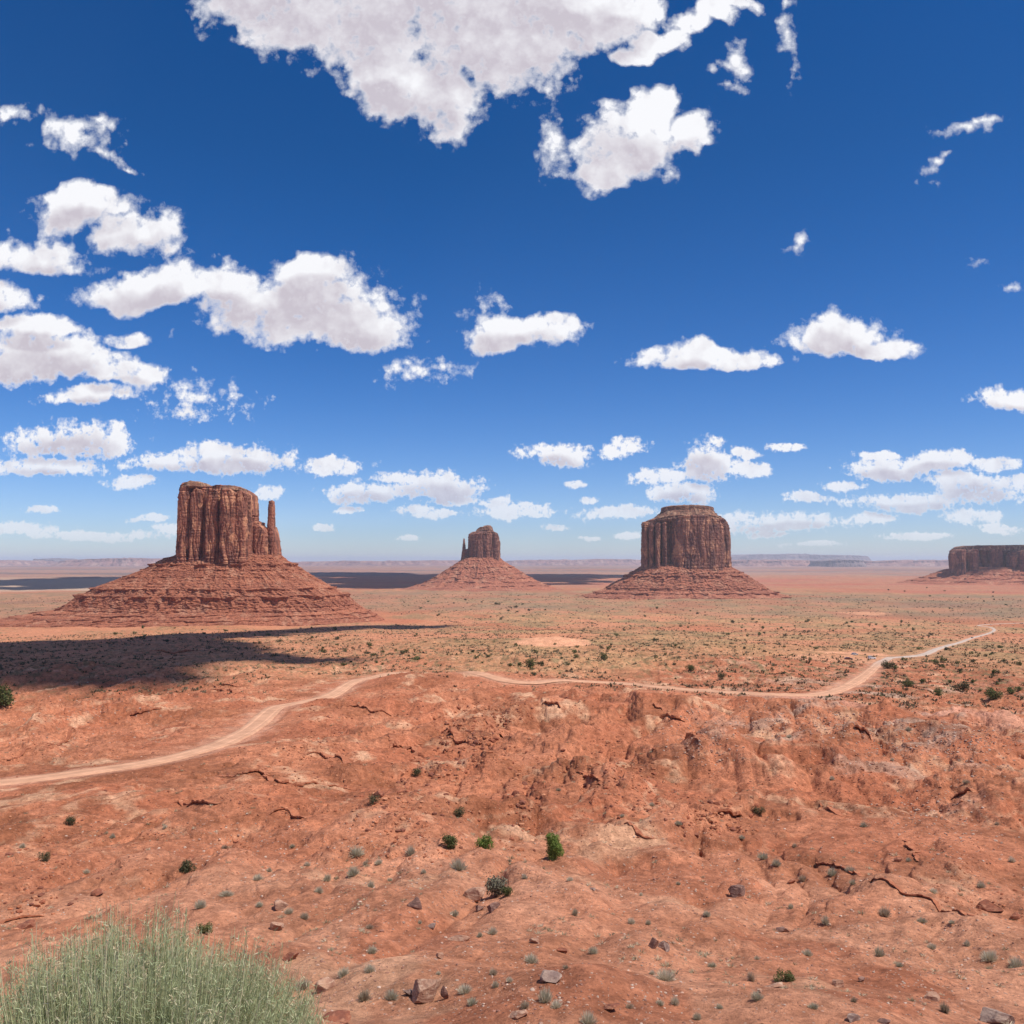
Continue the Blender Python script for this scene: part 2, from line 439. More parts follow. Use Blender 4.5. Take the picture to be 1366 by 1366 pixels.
def bump(T, b, h, dist, strength=1.0):
    n = T.n('ShaderNodeBump'); n.inputs['Strength'].default_value = strength; n.inputs['Distance'].default_value = dist
    T.put(n.inputs['Height'], h); T.put(b.inputs['Normal'], n.outputs[0])

# ------------------------------------------------------------------ materials
def mat_ground():
    m, T, b = new_mat('desert_ground')
    at_ = T.n('ShaderNodeAttribute', attribute_name='Col')
    ge = T.n('ShaderNodeNewGeometry')
    P = ge.outputs['Position']
    n1 = T.noise(P, 0.9, 8, 0.7)
    n2 = T.noise(P, 0.11, 8, 0.65)
    n3 = T.noise(P, 3.4, 8, 0.78)
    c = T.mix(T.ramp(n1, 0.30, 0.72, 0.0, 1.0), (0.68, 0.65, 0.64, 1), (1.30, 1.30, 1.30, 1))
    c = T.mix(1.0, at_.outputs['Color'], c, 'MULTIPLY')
    c = T.mix(1.0, c, T.mix(T.ramp(n2, 0.3, 0.7), (0.84, 0.81, 0.79, 1), (1.16, 1.18, 1.2, 1)), 'MULTIPLY')
    c = T.mix(1.0, c, T.mix(T.ramp(n3, 0.3, 0.7), (0.76, 0.75, 0.75, 1), (1.24, 1.24, 1.24, 1)), 'MULTIPLY')
    # pale and dark pebbles strewn over the sand
    vo = T.n('ShaderNodeTexVoronoi'); T.put(vo.inputs['Vector'], P); vo.inputs['Scale'].default_value = 3.2
    rc = T.n('ShaderNodeSeparateColor'); T.put(rc.inputs[0], vo.outputs['Color'])
    peb = T.m('MULTIPLY', T.m('LESS_THAN', vo.outputs['Distance'], 0.22), T.m('GREATER_THAN', rc.outputs[0], 0.70))
    c = T.mix(T.m('MULTIPLY', peb, 0.75), c, T.mix(T.m('GREATER_THAN', rc.outputs[1], 0.5), (0.13, 0.065, 0.05, 1), (0.50, 0.33, 0.25, 1)))
    T.put(b.inputs['Base Color'], c)
    h = T.m('ADD', T.m('MULTIPLY', n1, 0.6), T.m('MULTIPLY', n3, 0.28))
    h = T.m('ADD', h, T.m('MULTIPLY', n2, 1.6))
    h = T.m('ADD', h, T.m('MULTIPLY', peb, 0.06))
    bump(T, b, h, 0.6, 1.0)
    return m
def mat_road():
    m, T, b = new_mat('road_dust')
    P = T.n('ShaderNodeNewGeometry').outputs['Position']
    at_ = T.n('ShaderNodeAttribute', attribute_name='Col')
    n = T.noise(P, 0.25, 7, 0.65)
    c = T.mix(1.0, at_.outputs['Color'], T.mix(T.ramp(n, 0.3, 0.7), (0.85, 0.83, 0.82, 1), (1.12, 1.12, 1.12, 1)), 'MULTIPLY')
    T.put(b.inputs['Base Color'], c)
    bump(T, b, n, 0.2, 0.5)
    return m
def mat_cliff(name, base, dark, light, sc_, zsq=0.16):
    m, T, b = new_mat(name)
    tc = T.n('ShaderNodeNewGeometry').outputs['Position']
    S = T.v('MULTIPLY', tc, (sc_, sc_, sc_ * zsq))
    S2 = T.v('MULTIPLY', tc, (sc_, sc_, sc_ * 0.6))
    B = T.v('MULTIPLY', tc, (sc_ * 0.12, sc_ * 0.12, sc_ * 2.2))
    n1 = T.noise(S, 1.0, 9, 0.62, 0.4)
    n2 = T.noise(S2, 0.55, 7, 0.6)
    n3 = T.noise(B, 1.0, 6, 0.6)
    n4 = T.noise(tc, sc_ * 3.0, 8, 0.7)
    c = T.mix(T.ramp(n1, 0.38, 0.58), dark + (1,), base + (1,))
    c = T.mix(T.ramp(n2, 0.51, 0.62), c, light + (1,))
    c = T.mix(T.m('MULTIPLY', T.ramp(n3, 0.55, 0.66), 0.45), c, tuple(q * 0.55 for q in dark) + (1,))
    c = T.mix(1.0, c, T.mix(T.ramp(n4, 0.3, 0.7), (0.72, 0.70, 0.70, 1), (1.25, 1.25, 1.25, 1)), 'MULTIPLY')
    T.put(b.inputs['Base Color'], c)
    h = T.m('ADD', T.m('MULTIPLY', n1, 1.3), T.m('ADD', T.m('MULTIPLY', n3, 0.5), T.m('MULTIPLY', n4, 0.5)))
    bump(T, b, h, 2.2 / sc_ * 0.10, 1.0)
    return m
def mat_talus(name, base, dark, light, sc_):
    m, T, b = new_mat(name)
    tc = T.n('ShaderNodeNewGeometry').outputs['Position']
    wob = T.noise(tc, sc_ * 0.35, 3, 0.5)
    sx = T.n('ShaderNodeSeparateXYZ'); T.put(sx.inputs[0], tc)
    zz = T.m('MULTIPLY_ADD', wob, 3.0 / sc_ * 0.10, sx.outputs[2])
    cb = T.n('ShaderNodeCombineXYZ'); T.put(cb.inputs[2], T.m('MULTIPLY', zz, sc_ * 4.0))
    T.put(cb.inputs[0], T.m('MULTIPLY', sx.outputs[0], sc_ * 0.08))
    band = T.noise(cb.outputs[0], 1.0, 5, 0.65)
    n4 = T.noise(tc, sc_ * 3.2, 8, 0.72)
    n5 = T.noise(tc, sc_ * 0.5, 6, 0.6)
    c = T.mix(T.ramp(band, 0.38, 0.60), dark + (1,), base + (1,))
    c = T.mix(T.m('MULTIPLY', T.ramp(n5, 0.5, 0.66), 0.7), c, light + (1,))
    c = T.mix(1.0, c, T.mix(T.ramp(n4, 0.32, 0.68), (0.66, 0.64, 0.64, 1), (1.32, 1.32, 1.32, 1)), 'MULTIPLY')
    T.put(b.inputs['Base Color'], c)
    h = T.m('ADD', T.m('MULTIPLY', n4, 1.2), T.m('MULTIPLY', band, 0.5))
    bump(T, b, h, 1.8 / sc_ * 0.10, 1.0)
    return m
def mat_rock(name, base, dark, light, sc_=1.6):
    m, T, b = new_mat(name)
    tc = T.n('ShaderNodeTexCoord').outputs['Object']
    oi = T.n('ShaderNodeObjectInfo')
    P = T.v('ADD', tc, T.v('SCALE', (7.0, 3.0, 5.0), oi.outputs['Random']))
    n1 = T.noise(P, sc_, 8, 0.65)
    n2 = T.noise(T.v('MULTIPLY', P, (1, 1, 4)), sc_ * 1.5, 6, 0.6)
    c = T.mix(T.ramp(n1, 0.35, 0.65), dark + (1,), base + (1,))
    c = T.mix(T.m('MULTIPLY', T.ramp(n2, 0.5, 0.66), 0.8), c, light + (1,))
    T.put(b.inputs['Base Color'], c)
    bump(T, b, T.m('ADD', n1, T.m('MULTIPLY', n2, 0.5)), 0.12, 1.0)
    return m
def mat_leaf(name, a, c2, dry=None):
    m, T, b = new_mat(name)
    ge = T.n('ShaderNodeNewGeometry')
    oi = T.n('ShaderNodeObjectInfo')
    c = T.mix(ge.outputs['Random Per Island'], a + (1,), c2 + (1,))
    if dry:
        c = T.mix(T.m('GREATER_THAN', ge.outputs['Random Per Island'], 0.86), c, dry + (1,))
    c = T.mix(1.0, c, T.mix(oi.outputs['Random'], (0.8, 0.82, 0.8, 1), (1.18, 1.15, 1.18, 1)), 'MULTIPLY')
    T.put(b.inputs['Base Color'], c)
    b.inputs['Roughness'].default_value = 0.8
    # leaves let some light through
    out = [n for n in m.node_tree.nodes if n.type == 'OUTPUT_MATERIAL'][0]
    tr = T.n('ShaderNodeBsdfTranslucent'); T.put(tr.inputs[0], c)
    mx = T.n('ShaderNodeMixShader'); mx.inputs[0].default_value = 0.22
    T.put(mx.inputs[1], b.outputs[0]); T.put(mx.inputs[2], tr.outputs[0]); T.put(out.inputs[0], mx.outputs[0])
    return m
def mat_plain(name, col, rough=0.5, metal=0.0, spec=0.5):
    m, T, b = new_mat(name)
    n = T.noise(T.n('ShaderNodeTexCoord').outputs['Object'], 3.0, 4, 0.6)
    c = T.mix(1.0, col + (1,), T.mix(n, (0.9, 0.9, 0.9, 1), (1.08, 1.08, 1.08, 1)), 'MULTIPLY')
    T.put(b.inputs['Base Color'], c)
    b.inputs['Roughness'].default_value = rough; b.inputs['Metallic'].default_value = metal
    b.inputs['Specular IOR Level'].default_value = spec
    return m
M_ground = mat_ground(); M_road = mat_road()

# ------------------------------------------------------------------ ground sheet
def build_ground():
    az = np.concatenate([np.linspace(-180, -60, 60, endpoint=False), np.linspace(-60, -32, 60, endpoint=False),
                         np.linspace(-32, 32, 1500, endpoint=False), np.linspace(32, 60, 60, endpoint=False), np.linspace(60, 180, 60, endpoint=False)])
    az = np.radians(az)
    rr = np.concatenate([np.exp(np.linspace(math.log(0.5), math.log(26), 90, endpoint=False)),
                         np.exp(np.linspace(math.log(26), math.log(1300), 960, endpoint=False)),
                         np.exp(np.linspace(math.log(1300), math.log(6000), 150, endpoint=False)),
                         np.exp(np.linspace(math.log(6000), math.log(90000), 70))])
    na, nr = len(az), len(rr)
    R, A = np.meshgrid(rr, az, indexing='ij')
    X = (R * np.sin(A)); Y = (R * np.cos(A))
    x = X.ravel(); y = Y.ravel(); r = R.ravel()
    z = land(x, y)
    # the last stretch dips a little so that the sheet ends under the horizon
    V = np.stack([x, y, z], 1)
    V = np.vstack([V, [[0, 0, CAMZ - 1.6]]])
    i = np.arange(nr - 1)[:, None]; j = np.arange(na)[None, :]; j2 = (j + 1) % na
    q = np.stack([i * na + j, i * na + j2, (i + 1) * na + j2, (i + 1) * na + j], -1).reshape(-1, 4)
    jj = np.arange(na); t = np.stack([np.full(na, nr * na), (jj + 1) % na, jj], 1)
    global GA, GR, GZ
    GA, GR, GZ = az, np.log(rr), z.reshape(nr, na)
    me = np_mesh('ground', V, q[:, ::-1], t[:, ::-1], True)
    # ---- colour of the soil itself
    def c3(*c): return np.array(c)
    red = c3(0.42, 0.146, 0.074); orange = c3(0.535, 0.226, 0.122); pale = c3(0.62, 0.37, 0.225); brown = c3(0.30, 0.112, 0.055)
    tan_ = c3(0.50, 0.295, 0.145); sage = c3(0.20, 0.165, 0.080); pink = c3(0.42, 0.185, 0.115); grey = c3(0.46, 0.32, 0.235); mauve = c3(0.36, 0.22, 0.17)
    col = np.tile(orange * 0.55 + red * 0.45, (len(x), 1))
    def mixc(c, w):
        nonlocal col
        col = col * (1 - w[:, None]) + c * w[:, None]
    mixc(red, sst(fbm(x / 26, y / 26, 4, seed=21), -0.25, 0.45) * 0.85)
    mixc(brown, sst(fbm(x / 34, y / 34, 5, 0.6, seed=22), 0.0, 0.55) * 0.85 * np.interp(r, [40, 120, 400], [.25, 1, .5]))
    mixc(pale, sst(fbm(x / 17, y / 23, 5, 0.6, seed=23), 0.28, 0.75) * 0.75)
    # wash-outs and bleached crusts, right-hand slope greyer
    mixc(grey, sst(fbm(x / 30, y / 18, 5, 0.6, seed=24), 0.12, 0.55) * sst(x / r, 0.12, 0.34) * sst(r, 130, 200) * (1 - sst(r, 380, 520)) * 0.75)
    # beds showing as thin stripes where the land steps
    mixc(c3(0.60, 0.295, 0.175), (1 - sst(r, 75, 125)) * (0.30 + 0.45 * sst(fbm(x / 15, y / 15, 4, seed=61), -.3, .4)))
    band = pn(z / 0.75 + 0.6 * pn(x / 40, y / 40), x / 900)
    mixc(brown * 0.8, sst(band, 0.25, 0.5) * sst(r, 70, 140) * (1 - sst(r, 700, 1200)) * 0.55)
    mixc(pale * 0.9, sst(-band, 0.42, 0.6) * sst(r, 70, 140) * (1 - sst(r, 700, 1200)) * 0.4)
    # sandy flats with scrub from 350 m
    fl = sst(r + 90 * pn(x / 120, y / 120) - 140 * sst(x / r, .05, .3) - 60 * sst(-x / r, -.02, .1) * 0, 350, 520)
    mixc(orange, fl * 0.5)
    mixc(tan_, fl * (1 - 0.6 * sst(-x / r, 0.0, 0.12)) * (0.58 + 0.4 * np.clip(fbm(x / 60, y / 90, 4, seed=25), -1, 1)))
    sg = sst(fbm(x / 70, y / 110, 5, 0.65, seed=26), -0.35, 0.55) * sst(r, 420, 900)
    mixc(sage, sg * 0.55 * (1 - 0.75 * sst(-x / r, 0.02, 0.15) * (1 - sst(r, 1500, 2200))))
    dots = sst(fbm(x / 5.5, y / 9, 3, 0.7, seed=27), 0.1, 0.55) * sst(r, 330, 480) * (1 - sst(r, 1500, 2600))
    mixc(sage * 0.85, dots * 0.72)
    mixc(orange * 1.05, sst(fbm(x / 160, y / 260, 4, seed=28), 0.05, 0.4) * sst(r, 500, 900) * (1 - sst(r, 3300, 4200)) * 0.8)
    mixc(red * 1.1, sst(fbm(x / 330, y / 500, 4, seed=29), 0.05, 0.5) * sst(r, 1200, 1700) * 0.75)
    # bands across the valley floor, told by distance
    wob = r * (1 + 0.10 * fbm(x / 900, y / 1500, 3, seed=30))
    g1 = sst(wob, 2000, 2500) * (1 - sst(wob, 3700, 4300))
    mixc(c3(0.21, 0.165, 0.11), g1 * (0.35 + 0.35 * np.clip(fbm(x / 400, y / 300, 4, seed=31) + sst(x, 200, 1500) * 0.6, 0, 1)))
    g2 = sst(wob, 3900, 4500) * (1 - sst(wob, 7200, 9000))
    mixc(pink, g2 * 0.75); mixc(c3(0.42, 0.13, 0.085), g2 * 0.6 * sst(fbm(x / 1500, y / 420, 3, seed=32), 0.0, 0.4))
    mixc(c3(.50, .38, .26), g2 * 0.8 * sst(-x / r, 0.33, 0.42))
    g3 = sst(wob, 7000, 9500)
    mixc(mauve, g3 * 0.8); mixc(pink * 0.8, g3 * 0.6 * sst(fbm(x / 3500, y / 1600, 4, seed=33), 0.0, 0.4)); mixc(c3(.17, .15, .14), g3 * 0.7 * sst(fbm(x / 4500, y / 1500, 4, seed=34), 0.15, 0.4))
    # orange sand spots
    for (cx, cy, ax, ay, st) in [(740, 859, 33, 42, .95), (1140, 872, 26, 30, .9), (1150, 818, 60, 80, .7), (1110, 880, 40, 30, .6)]:
        p = hit(cx, cy, base_z)[0]
        d = ((x - p[0]) / ax) ** 2 + ((y - p[1]) / ay) ** 2 + 0.6 * pn(x / 14, y / 14)
        mixc(c3(0.68, 0.34, 0.195), (1 - sst(d, 0.6, 1.2)) * st)
    # smooth rusty domes bare of stones
    for (cx, cy, ax, ay) in [(545, 1245, 4.2, 6.5), (815, 1325, 3.8, 4.5), (890, 1150, 9, 9), (1060, 1240, 4.5, 3.5), (1150, 1330, 2.6, 2.2), (300, 1120, 9, 8), (640, 1345, 2.2, 1.6), (1200, 1290, 3, 3)]:
        p = hit(cx, cy, base_z)[0]
        d = ((x - p[0]) / ax) ** 2 + ((y - p[1]) / ay) ** 2 + 0.35 * pn(x / 3, y / 3)
        mixc(c3(0.43, 0.165, 0.088), (1 - sst(d, 0.75, 1.15)) * .85)
    rd = dist_poly(x, y, ROADS[::3]); near = (r < 2500)
    mixc(c3(0.58, 0.31, 0.2), (1 - sst(rd + 3 * pn(x / 6, y / 6), 3.0, 8)) * near * 0.6)
    td = dist_poly(x, y, TRACK)
    mixc(c3(0.56, 0.27, 0.175), (1 - sst(td + 6 * pn(x / 15, y / 15), 4, 16)) * 0.85)
    col = col * (1 + 0.10 * fbm(x / 1.7, y / 1.7, 2, seed=35) * (r < 700))[:, None]
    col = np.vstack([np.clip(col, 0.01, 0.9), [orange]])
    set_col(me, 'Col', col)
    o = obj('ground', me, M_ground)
    tag(o, kind='structure')
    return o
build_ground()

def build_road():
    P = smooth_poly(ROAD[:, :2], 24)
    d = np.gradient(P, axis=0); L = np.hypot(d[:, 0], d[:, 1]) + 1e-9; nrm = np.stack([-d[:, 1] / L, d[:, 0] / L], 1)
    s = np.cumsum(L)
    half = (3.5 + 0.6 * pn(s / 40, s * 0)) * np.interp(np.hypot(P[:, 0], P[:, 1]), [130, 200, 260, 400, 520], [.62, .72, .9, .9, .8])
    cs = np.array([-1, -.88, -.62, -.48, -.34, -.12, .12, .34, .48, .62, .88, 1.0])
    prof = np.array([-.25, .10, .05, .0, .05, .07, .07, .05, .0, .05, .10, -.25])
    zc = base_z(P[:, 0], P[:, 1])
    for (mx, my, mz), (_, _, ax, ay, hh) in zip(_mp, MOUNDPX):
        zc = zc + hh * np.exp(-(((P[:, 0] - mx) / ax) ** 2 + ((P[:, 1] - my) / ay) ** 2))
    V = []; col = []
    for k, c in enumerate(cs):
        e = half * c * (1 + 0.12 * pn(s / 9 + k * 5, s * 0 + k)) if abs(c) > .7 else half * c
        V.append(np.stack([P[:, 0] + nrm[:, 0] * e, P[:, 1] + nrm[:, 1] * e, zc + prof[k] + 0.02], 1))
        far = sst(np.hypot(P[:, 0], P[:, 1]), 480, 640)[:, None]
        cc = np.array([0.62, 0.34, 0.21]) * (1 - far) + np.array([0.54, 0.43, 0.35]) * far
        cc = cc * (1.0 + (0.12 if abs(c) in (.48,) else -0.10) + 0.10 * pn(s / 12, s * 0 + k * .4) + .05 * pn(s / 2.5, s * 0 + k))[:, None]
        col.append(cc)
    n = len(P); V = np.stack(V, 1).reshape(-1, 3); col = np.stack(col, 1).reshape(-1, 3)
    i = np.arange(n - 1)[:, None]; j = np.arange(11)[None, :]
    q = np.stack([i * 12 + j, i * 12 + j + 1, (i + 1) * 12 + j + 1, (i + 1) * 12 + j], -1).reshape(-1, 4)
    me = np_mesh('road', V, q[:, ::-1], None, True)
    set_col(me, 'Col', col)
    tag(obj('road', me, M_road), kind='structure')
build_road()

# ------------------------------------------------------------------ buttes
def column_mesh(D, dy, L, Rr, top, ybase, ry, g=((0, 1.04), (0.12, 1.0), (0.88, 0.985), (1, 0.95)), nth=360, nz=150, power=3.2,
                flute=1.0, seed=0, bed=1.0, skew=0.0, tilt=0.0):
    """upright block of sandstone: footprint from its left and right edge in the photograph, top line traced, real depth"""
    D0 = D + dy
    mpp = D0 / F
    a = at(L, 748.5, D0)[0]; b = at(Rr, 748.5, D0)[0]
    cx = (a + b) / 2; rx = (b - a) / 2
    tx = np.array([at(p[0], 748.5, D0)[0] for p in top]); tz = np.array([at(p[0], p[1], D0)[2] for p in top])
    if D > 9000:
        xx = np.linspace(tx[0], tx[-1], 160); tz = np.interp(xx, tx, tz) + mpp * (1.6 * np.abs(fbm(xx / (14 * mpp), xx * 0 + seed, 4, .6)) - 1.2); tx = xx
    zb = at(cx, ybase, D0)[2] - 6 * mpp if False else at(683, ybase, D0)[2]
    th = np.linspace(0, 2 * pi, nth, endpoint=False) + pi / 2
    ct, st = np.cos(th), np.sin(th)
    rad = (np.abs(ct) ** power + np.abs(st) ** power) ** (-1 / power)
    ux, uy = rad * ct, rad * st
    unx = np.sign(ct) * np.abs(ux) ** (power - 1) / rx; uny = np.sign(st) * np.abs(uy) ** (power - 1) / ry
    ln = np.hypot(unx, uny); unx /= ln; uny /= ln
    per = np.concatenate([[0], np.cumsum(np.hypot(np.diff(ux * rx), np.diff(uy * ry)))])
    s = np.linspace(0, 1, nz)
    gs = np.interp(s, [q[0] for q in g], [q[1] for q in g])
    X = cx + gs[:, None] * (ux * rx)[None, :] + skew * s[:, None] * rx; Y = D0 + gs[:, None] * (uy * ry)[None, :]
    Tz = np.interp(X, tx, tz)
    Z = zb + s[:, None] * (Tz - zb)
    A = np.broadcast_to(per[None, :], X.shape)
    lam = 7.0 * mpp * 0.6
    wob = 0.25 * pn(Z / (9 * lam) + seed, A / (6 * lam))
    f1 = np.abs(pn(A / (2.6 * lam) + wob * 2 + seed * 3.1, Z / (22 * lam) + seed))
    f2 = np.abs(pn(A / (1.0 * lam) + wob * 3 + seed * 1.7, Z / (9 * lam) + 4))
    f3 = fbm(A / (0.7 * lam), Z / (0.9 * lam) + seed, 4, 0.6)
    crack = -np.exp(-(f1 / 0.07) ** 2) * 0.8 - np.exp(-(f2 / 0.08) ** 2) * 0.4
    bd = pn(Z / (0.55 * lam) + 0.5 * pn(A / (9 * lam), A * 0), A / (30 * lam) + seed)
    low = np.exp(-((s[:, None]) / 0.13) ** 2) + np.exp(-((1 - s[:, None]) / 0.08) ** 2)
    disp = flute * lam * (1.05 * f1 + 0.5 * f2 + crack * 0.6) + 0.11 * lam * f3 + bed * lam * (0.05 + 0.26 * low) * bd
    disp = disp - 0.35 * flute * lam
    X = X + disp * unx[None, :]; Y = Y + disp * uny[None, :]
    V = [np.stack([X, Y, Z], -1).reshape(-1, 3)]
    # top: rings shrinking to the middle
    rings = [0.93, 0.8, 0.6, 0.35, 0.12]
    ex, ey = X[-1], Y[-1]; mxx = cx + skew * rx
    for k in rings:
        rx_ = mxx + (ex - mxx) * k; ry_ = D0 + (ey - D0) * k
        zz = np.interp(rx_, tx, tz) + 0.35 * lam * fbm(rx_ / lam, ry_ / lam, 3, seed=seed) * 0.6 + (1 - k) * 0.2 * lam
        V.append(np.stack([rx_, ry_, zz], 1))
    V.append(np.array([[mxx, D0, np.interp(mxx, tx, tz)]]))
    V = np.vstack(V)
    nrow = nz + len(rings)
    i = np.arange(nrow - 1)[:, None]; j = np.arange(nth)[None, :]; j2 = (j + 1) % nth
    q = np.stack([i * nth + j, i * nth + j2, (i + 1) * nth + j2, (i + 1) * nth + j], -1).reshape(-1, 4)
    jj = np.arange(nth); t = np.stack([(nrow - 1) * nth + jj, (nrow - 1) * nth + (jj + 1) % nth, np.full(nth, nrow * nth)], 1)
    return V, q, t
def merge(parts):
    VV = []; Q = []; Tt = []; o = 0
    for V, q, t in parts:
        VV.append(V); Q.append(q + o); Tt.append(t + o); o += len(V)
    return np.vstack(VV), np.vstack(Q), np.vstack(Tt)
def talus_mesh(D, rows, ledges, depth=(0.7, 0.8), nth=700, nz=260, gully=1.0, seed=0, dy=0.0):
    """slope of fallen rock around a butte: rows = (photo y, left, right) from the top down; ledges = (photo y, height px)"""
    D0 = D + dy; mpp = D0 / F
    zr = np.array([at(683, r[0], D0)[2] for r in rows])
    xl = np.array([at(r[1], 748.5, D0)[0] for r in rows]); xr = np.array([at(r[2], 748.5, D0)[0] for r in rows])
    o = np.argsort(zr); zr, xl, xr = zr[o], xl[o], xr[o]
    th = np.linspace(0, 2 * pi, nth, endpoint=False) + pi / 2
    z = np.linspace(zr[-1], zr[0], nz)
    ZZ = np.broadcast_to(z[:, None], (nz, nth)).copy(); TH = np.broadcast_to(th[None, :], (nz, nth))
    # ledge clamps
    ze = ZZ.copy(); over = np.zeros_like(ZZ)
    for k, (py, hp) in enumerate(ledges):
        zl = at(683, py, D0)[2]; hl = hp * mpp
        lm = sst(fbm(TH * 4.5 + k * 7.7, TH * 0 + k + seed, 4, 0.6), -0.30, 0.35)
        zl_ = zl + 1.6 * mpp * fbm(TH * 5 + k, TH * 0 + seed, 3)
        hh = hl * (0.25 + 0.75 * lm)
        ins = (ZZ < zl_) & (ZZ > zl_ - hh)
        ze = np.where(ins, zl_ - hh, ze)
        over = np.where(ins, 0.45 * hl * sst((ZZ - (zl_ - hh)) / hh, 0.1, 0.9) * lm, over)
    a = np.interp(ze, zr, xl); b = np.interp(ze, zr, xr)
    cx = (a + b) / 2; rx = (b - a) / 2
    fz = (ze - zr[0]) / (zr[-1] - zr[0])
    ry = rx * (depth[1] + (depth[0] - depth[1]) * fz)
    p = 2.35
    rad = (np.abs(np.cos(TH)) ** p + np.abs(np.sin(TH)) ** p) ** (-1 / p)
    arc = TH * np.mean(rx)
    lam = 9 * mpp
    gl = ridged(arc / (2.2 * lam) + 0.3 * pn(ZZ / lam, arc / lam), ze / (16 * lam) + seed, 3) - 0.9
    prof = np.clip((1 - fz) * 3.0, 0, 1) * np.clip(fz * 5, 0.25, 1)
    dr = gully * lam * 0.42 * gl * prof + over + 0.13 * lam * fbm(arc / (0.55 * lam), ZZ / (0.25 * lam), 4, 0.6, seed=seed)
    X = cx + (rx + dr) * rad * np.cos(TH); Y = D0 + (ry + dr) * rad * np.sin(TH)
    V = np.stack([X, Y, ZZ], -1).reshape(-1, 3)
    V = np.vstack([V, [[cx[0].mean(), D0, zr[-1] + mpp]]])
    i = np.arange(nz - 1)[:, None]; j = np.arange(nth)[None, :]; j2 = (j + 1) % nth
    q = np.stack([i * nth + j, (i + 1) * nth + j, (i + 1) * nth + j2, i * nth + j2], -1).reshape(-1, 4)
    jj = np.arange(nth); t = np.stack([jj, (jj + 1) % nth, np.full(nth, nz * nth)], 1)
    return V, q, t

def butte(loc_px, D, name='sandstone_butte'):
    p = at(loc_px, 748.5, D)
    return empty(name, (p[0], p[1], 0))
def part(root, name, data, mat, smooth=True, label=None):
    V, q, t = data
    V = V - np.array(root.location)
    o = obj(name, np_mesh(name, V, q, t, smooth), mat, root)
    if label: o['label'] = label
    return o
MC1 = mat_cliff('cliff_sandstone', (0.37, 0.15, 0.095), (0.15, 0.07, 0.055), (0.56, 0.27, 0.155), 0.085)
MC2 = mat_cliff('cliff_sandstone_dark', (0.30, 0.135, 0.095), (0.14, 0.07, 0.06), (0.52, 0.26, 0.155), 0.05)
MC3 = mat_cliff('cliff_sandstone_far', (0.27, 0.12, 0.085), (0.14, 0.07, 0.06), (0.40, 0.2, 0.13), 0.035)
MT1 = mat_talus('talus_red', (0.41, 0.155, 0.088), (0.27, 0.10, 0.062), (0.48, 0.24, 0.15), 0.085)
MT2 = mat_talus('talus_red_far', (0.41, 0.158, 0.095), (0.28, 0.108, 0.07), (0.47, 0.235, 0.15), 0.05)
MCAP = mat_cliff('caprock_brown', (0.26, 0.125, 0.08), (0.11, 0.06, 0.045), (0.42, 0.25, 0.16), 0.10, 1.4)

# -- big butte with the thin spire, left
D = 1900
B = butte(300, D)
tag(B, 'large red sandstone butte with a thin detached spire on its right, left of centre', 'butte')
T1 = [(238,680),(241,672),(243,661),(247,652),(251,648),(258,646),(266,646),(274,648),(281,651),(290,652),(300,650),(316,651),(323,653),(331,657),(336,660),(339,664)]
cols = [column_mesh(D, 0, 243, 337, T1, 752, 42 * 1.6, seed=1, flute=.9, nth=520, nz=220),
        column_mesh(D, -44, 240.5, 259, [(239,676),(242,663),(246,655),(252,651),(260,652)], 752, 22 * 1.6, seed=2, flute=.5, nth=240, nz=200),
        column_mesh(D, -66, 253, 270, [(252,672),(256,658),(262,652),(270,655)], 752, 9 * 1.6, seed=3, flute=.5, nth=200, nz=200),
        column_mesh(D, -70, 275, 292, [(274,664),(280,655),(286,654),(292,657)], 752, 9 * 1.6, seed=4, flute=.55, nth=200, nz=200),
        column_mesh(D, -74, 294, 314, [(292,662),(298,654),(306,653),(314,658)], 752, 11 * 1.6, seed=5, flute=.6, nth=220, nz=200),
        column_mesh(D, -64, 312, 330, [(312,664),(318,656),(324,656),(331,661)], 752, 12 * 1.6, seed=6, flute=.5, nth=200, nz=200),
        column_mesh(D, -28, 322, 340.5, [(321,660),(328,657),(334,659),(338,662),(341,700)], 752, 22 * 1.6, seed=7, flute=.5, nth=240, nz=200)]
part(B, 'cliff', merge(cols), MC1)
cap = [column_mesh(D, -38, 247, 277, [(246,649),(250,645),(258,643.5),(268,644),(275,646.5),(278,649)], 653, 24 * 1.6, seed=8, flute=.25, nth=160, nz=24, g=((0, .9), (.3, 1), (.6, .93), (1, .88))),
       column_mesh(D, -30, 296, 327, [(294,652),(300,649.5),(310,649),(320,650.5),(328,655)], 657, 26 * 1.6, seed=9, flute=.25, nth=160, nz=24, g=((0, .9), (.3, 1), (.6, .94), (1, .85)))]
part(B, 'caprock', merge(cap), MCAP)
sh = [column_mesh(D, -10, 336, 351, [(335,696),(338,694),(342,695),(345,697),(348,697),(351,703)], 753, 18 * 1.6, seed=10, flute=.35, nth=200, nz=120),
      column_mesh(D, -22, 339, 359, [(338,704),(344,699),(350,702),(355,707),(359,715)], 754, 17 * 1.6, seed=11, flute=.5, nth=240, nz=120)]
part(B, 'shoulder', merge(sh), MC1)
spn = [column_mesh(D, -8, 356.5, 366, [(356,669),(358,668.5),(362,668),(365,669),(367,671)], 756, 6.5 * 1.6, seed=12, flute=.16, nth=140, nz=200,
                   g=((0, 1.7), (.2, 1.55), (.4, 1.35), (.52, 1.08), (.65, .98), (.78, .88), (.88, .90), (.95, .82), (1, .68)), bed=.35, power=2.6),
       column_mesh(D, -6, 358, 373.5, [(357,716),(361,706),(365,703),(368,712),(371,726),(375,744)], 758, 15 * 1.6, seed=13, flute=.35, nth=200, nz=120)]
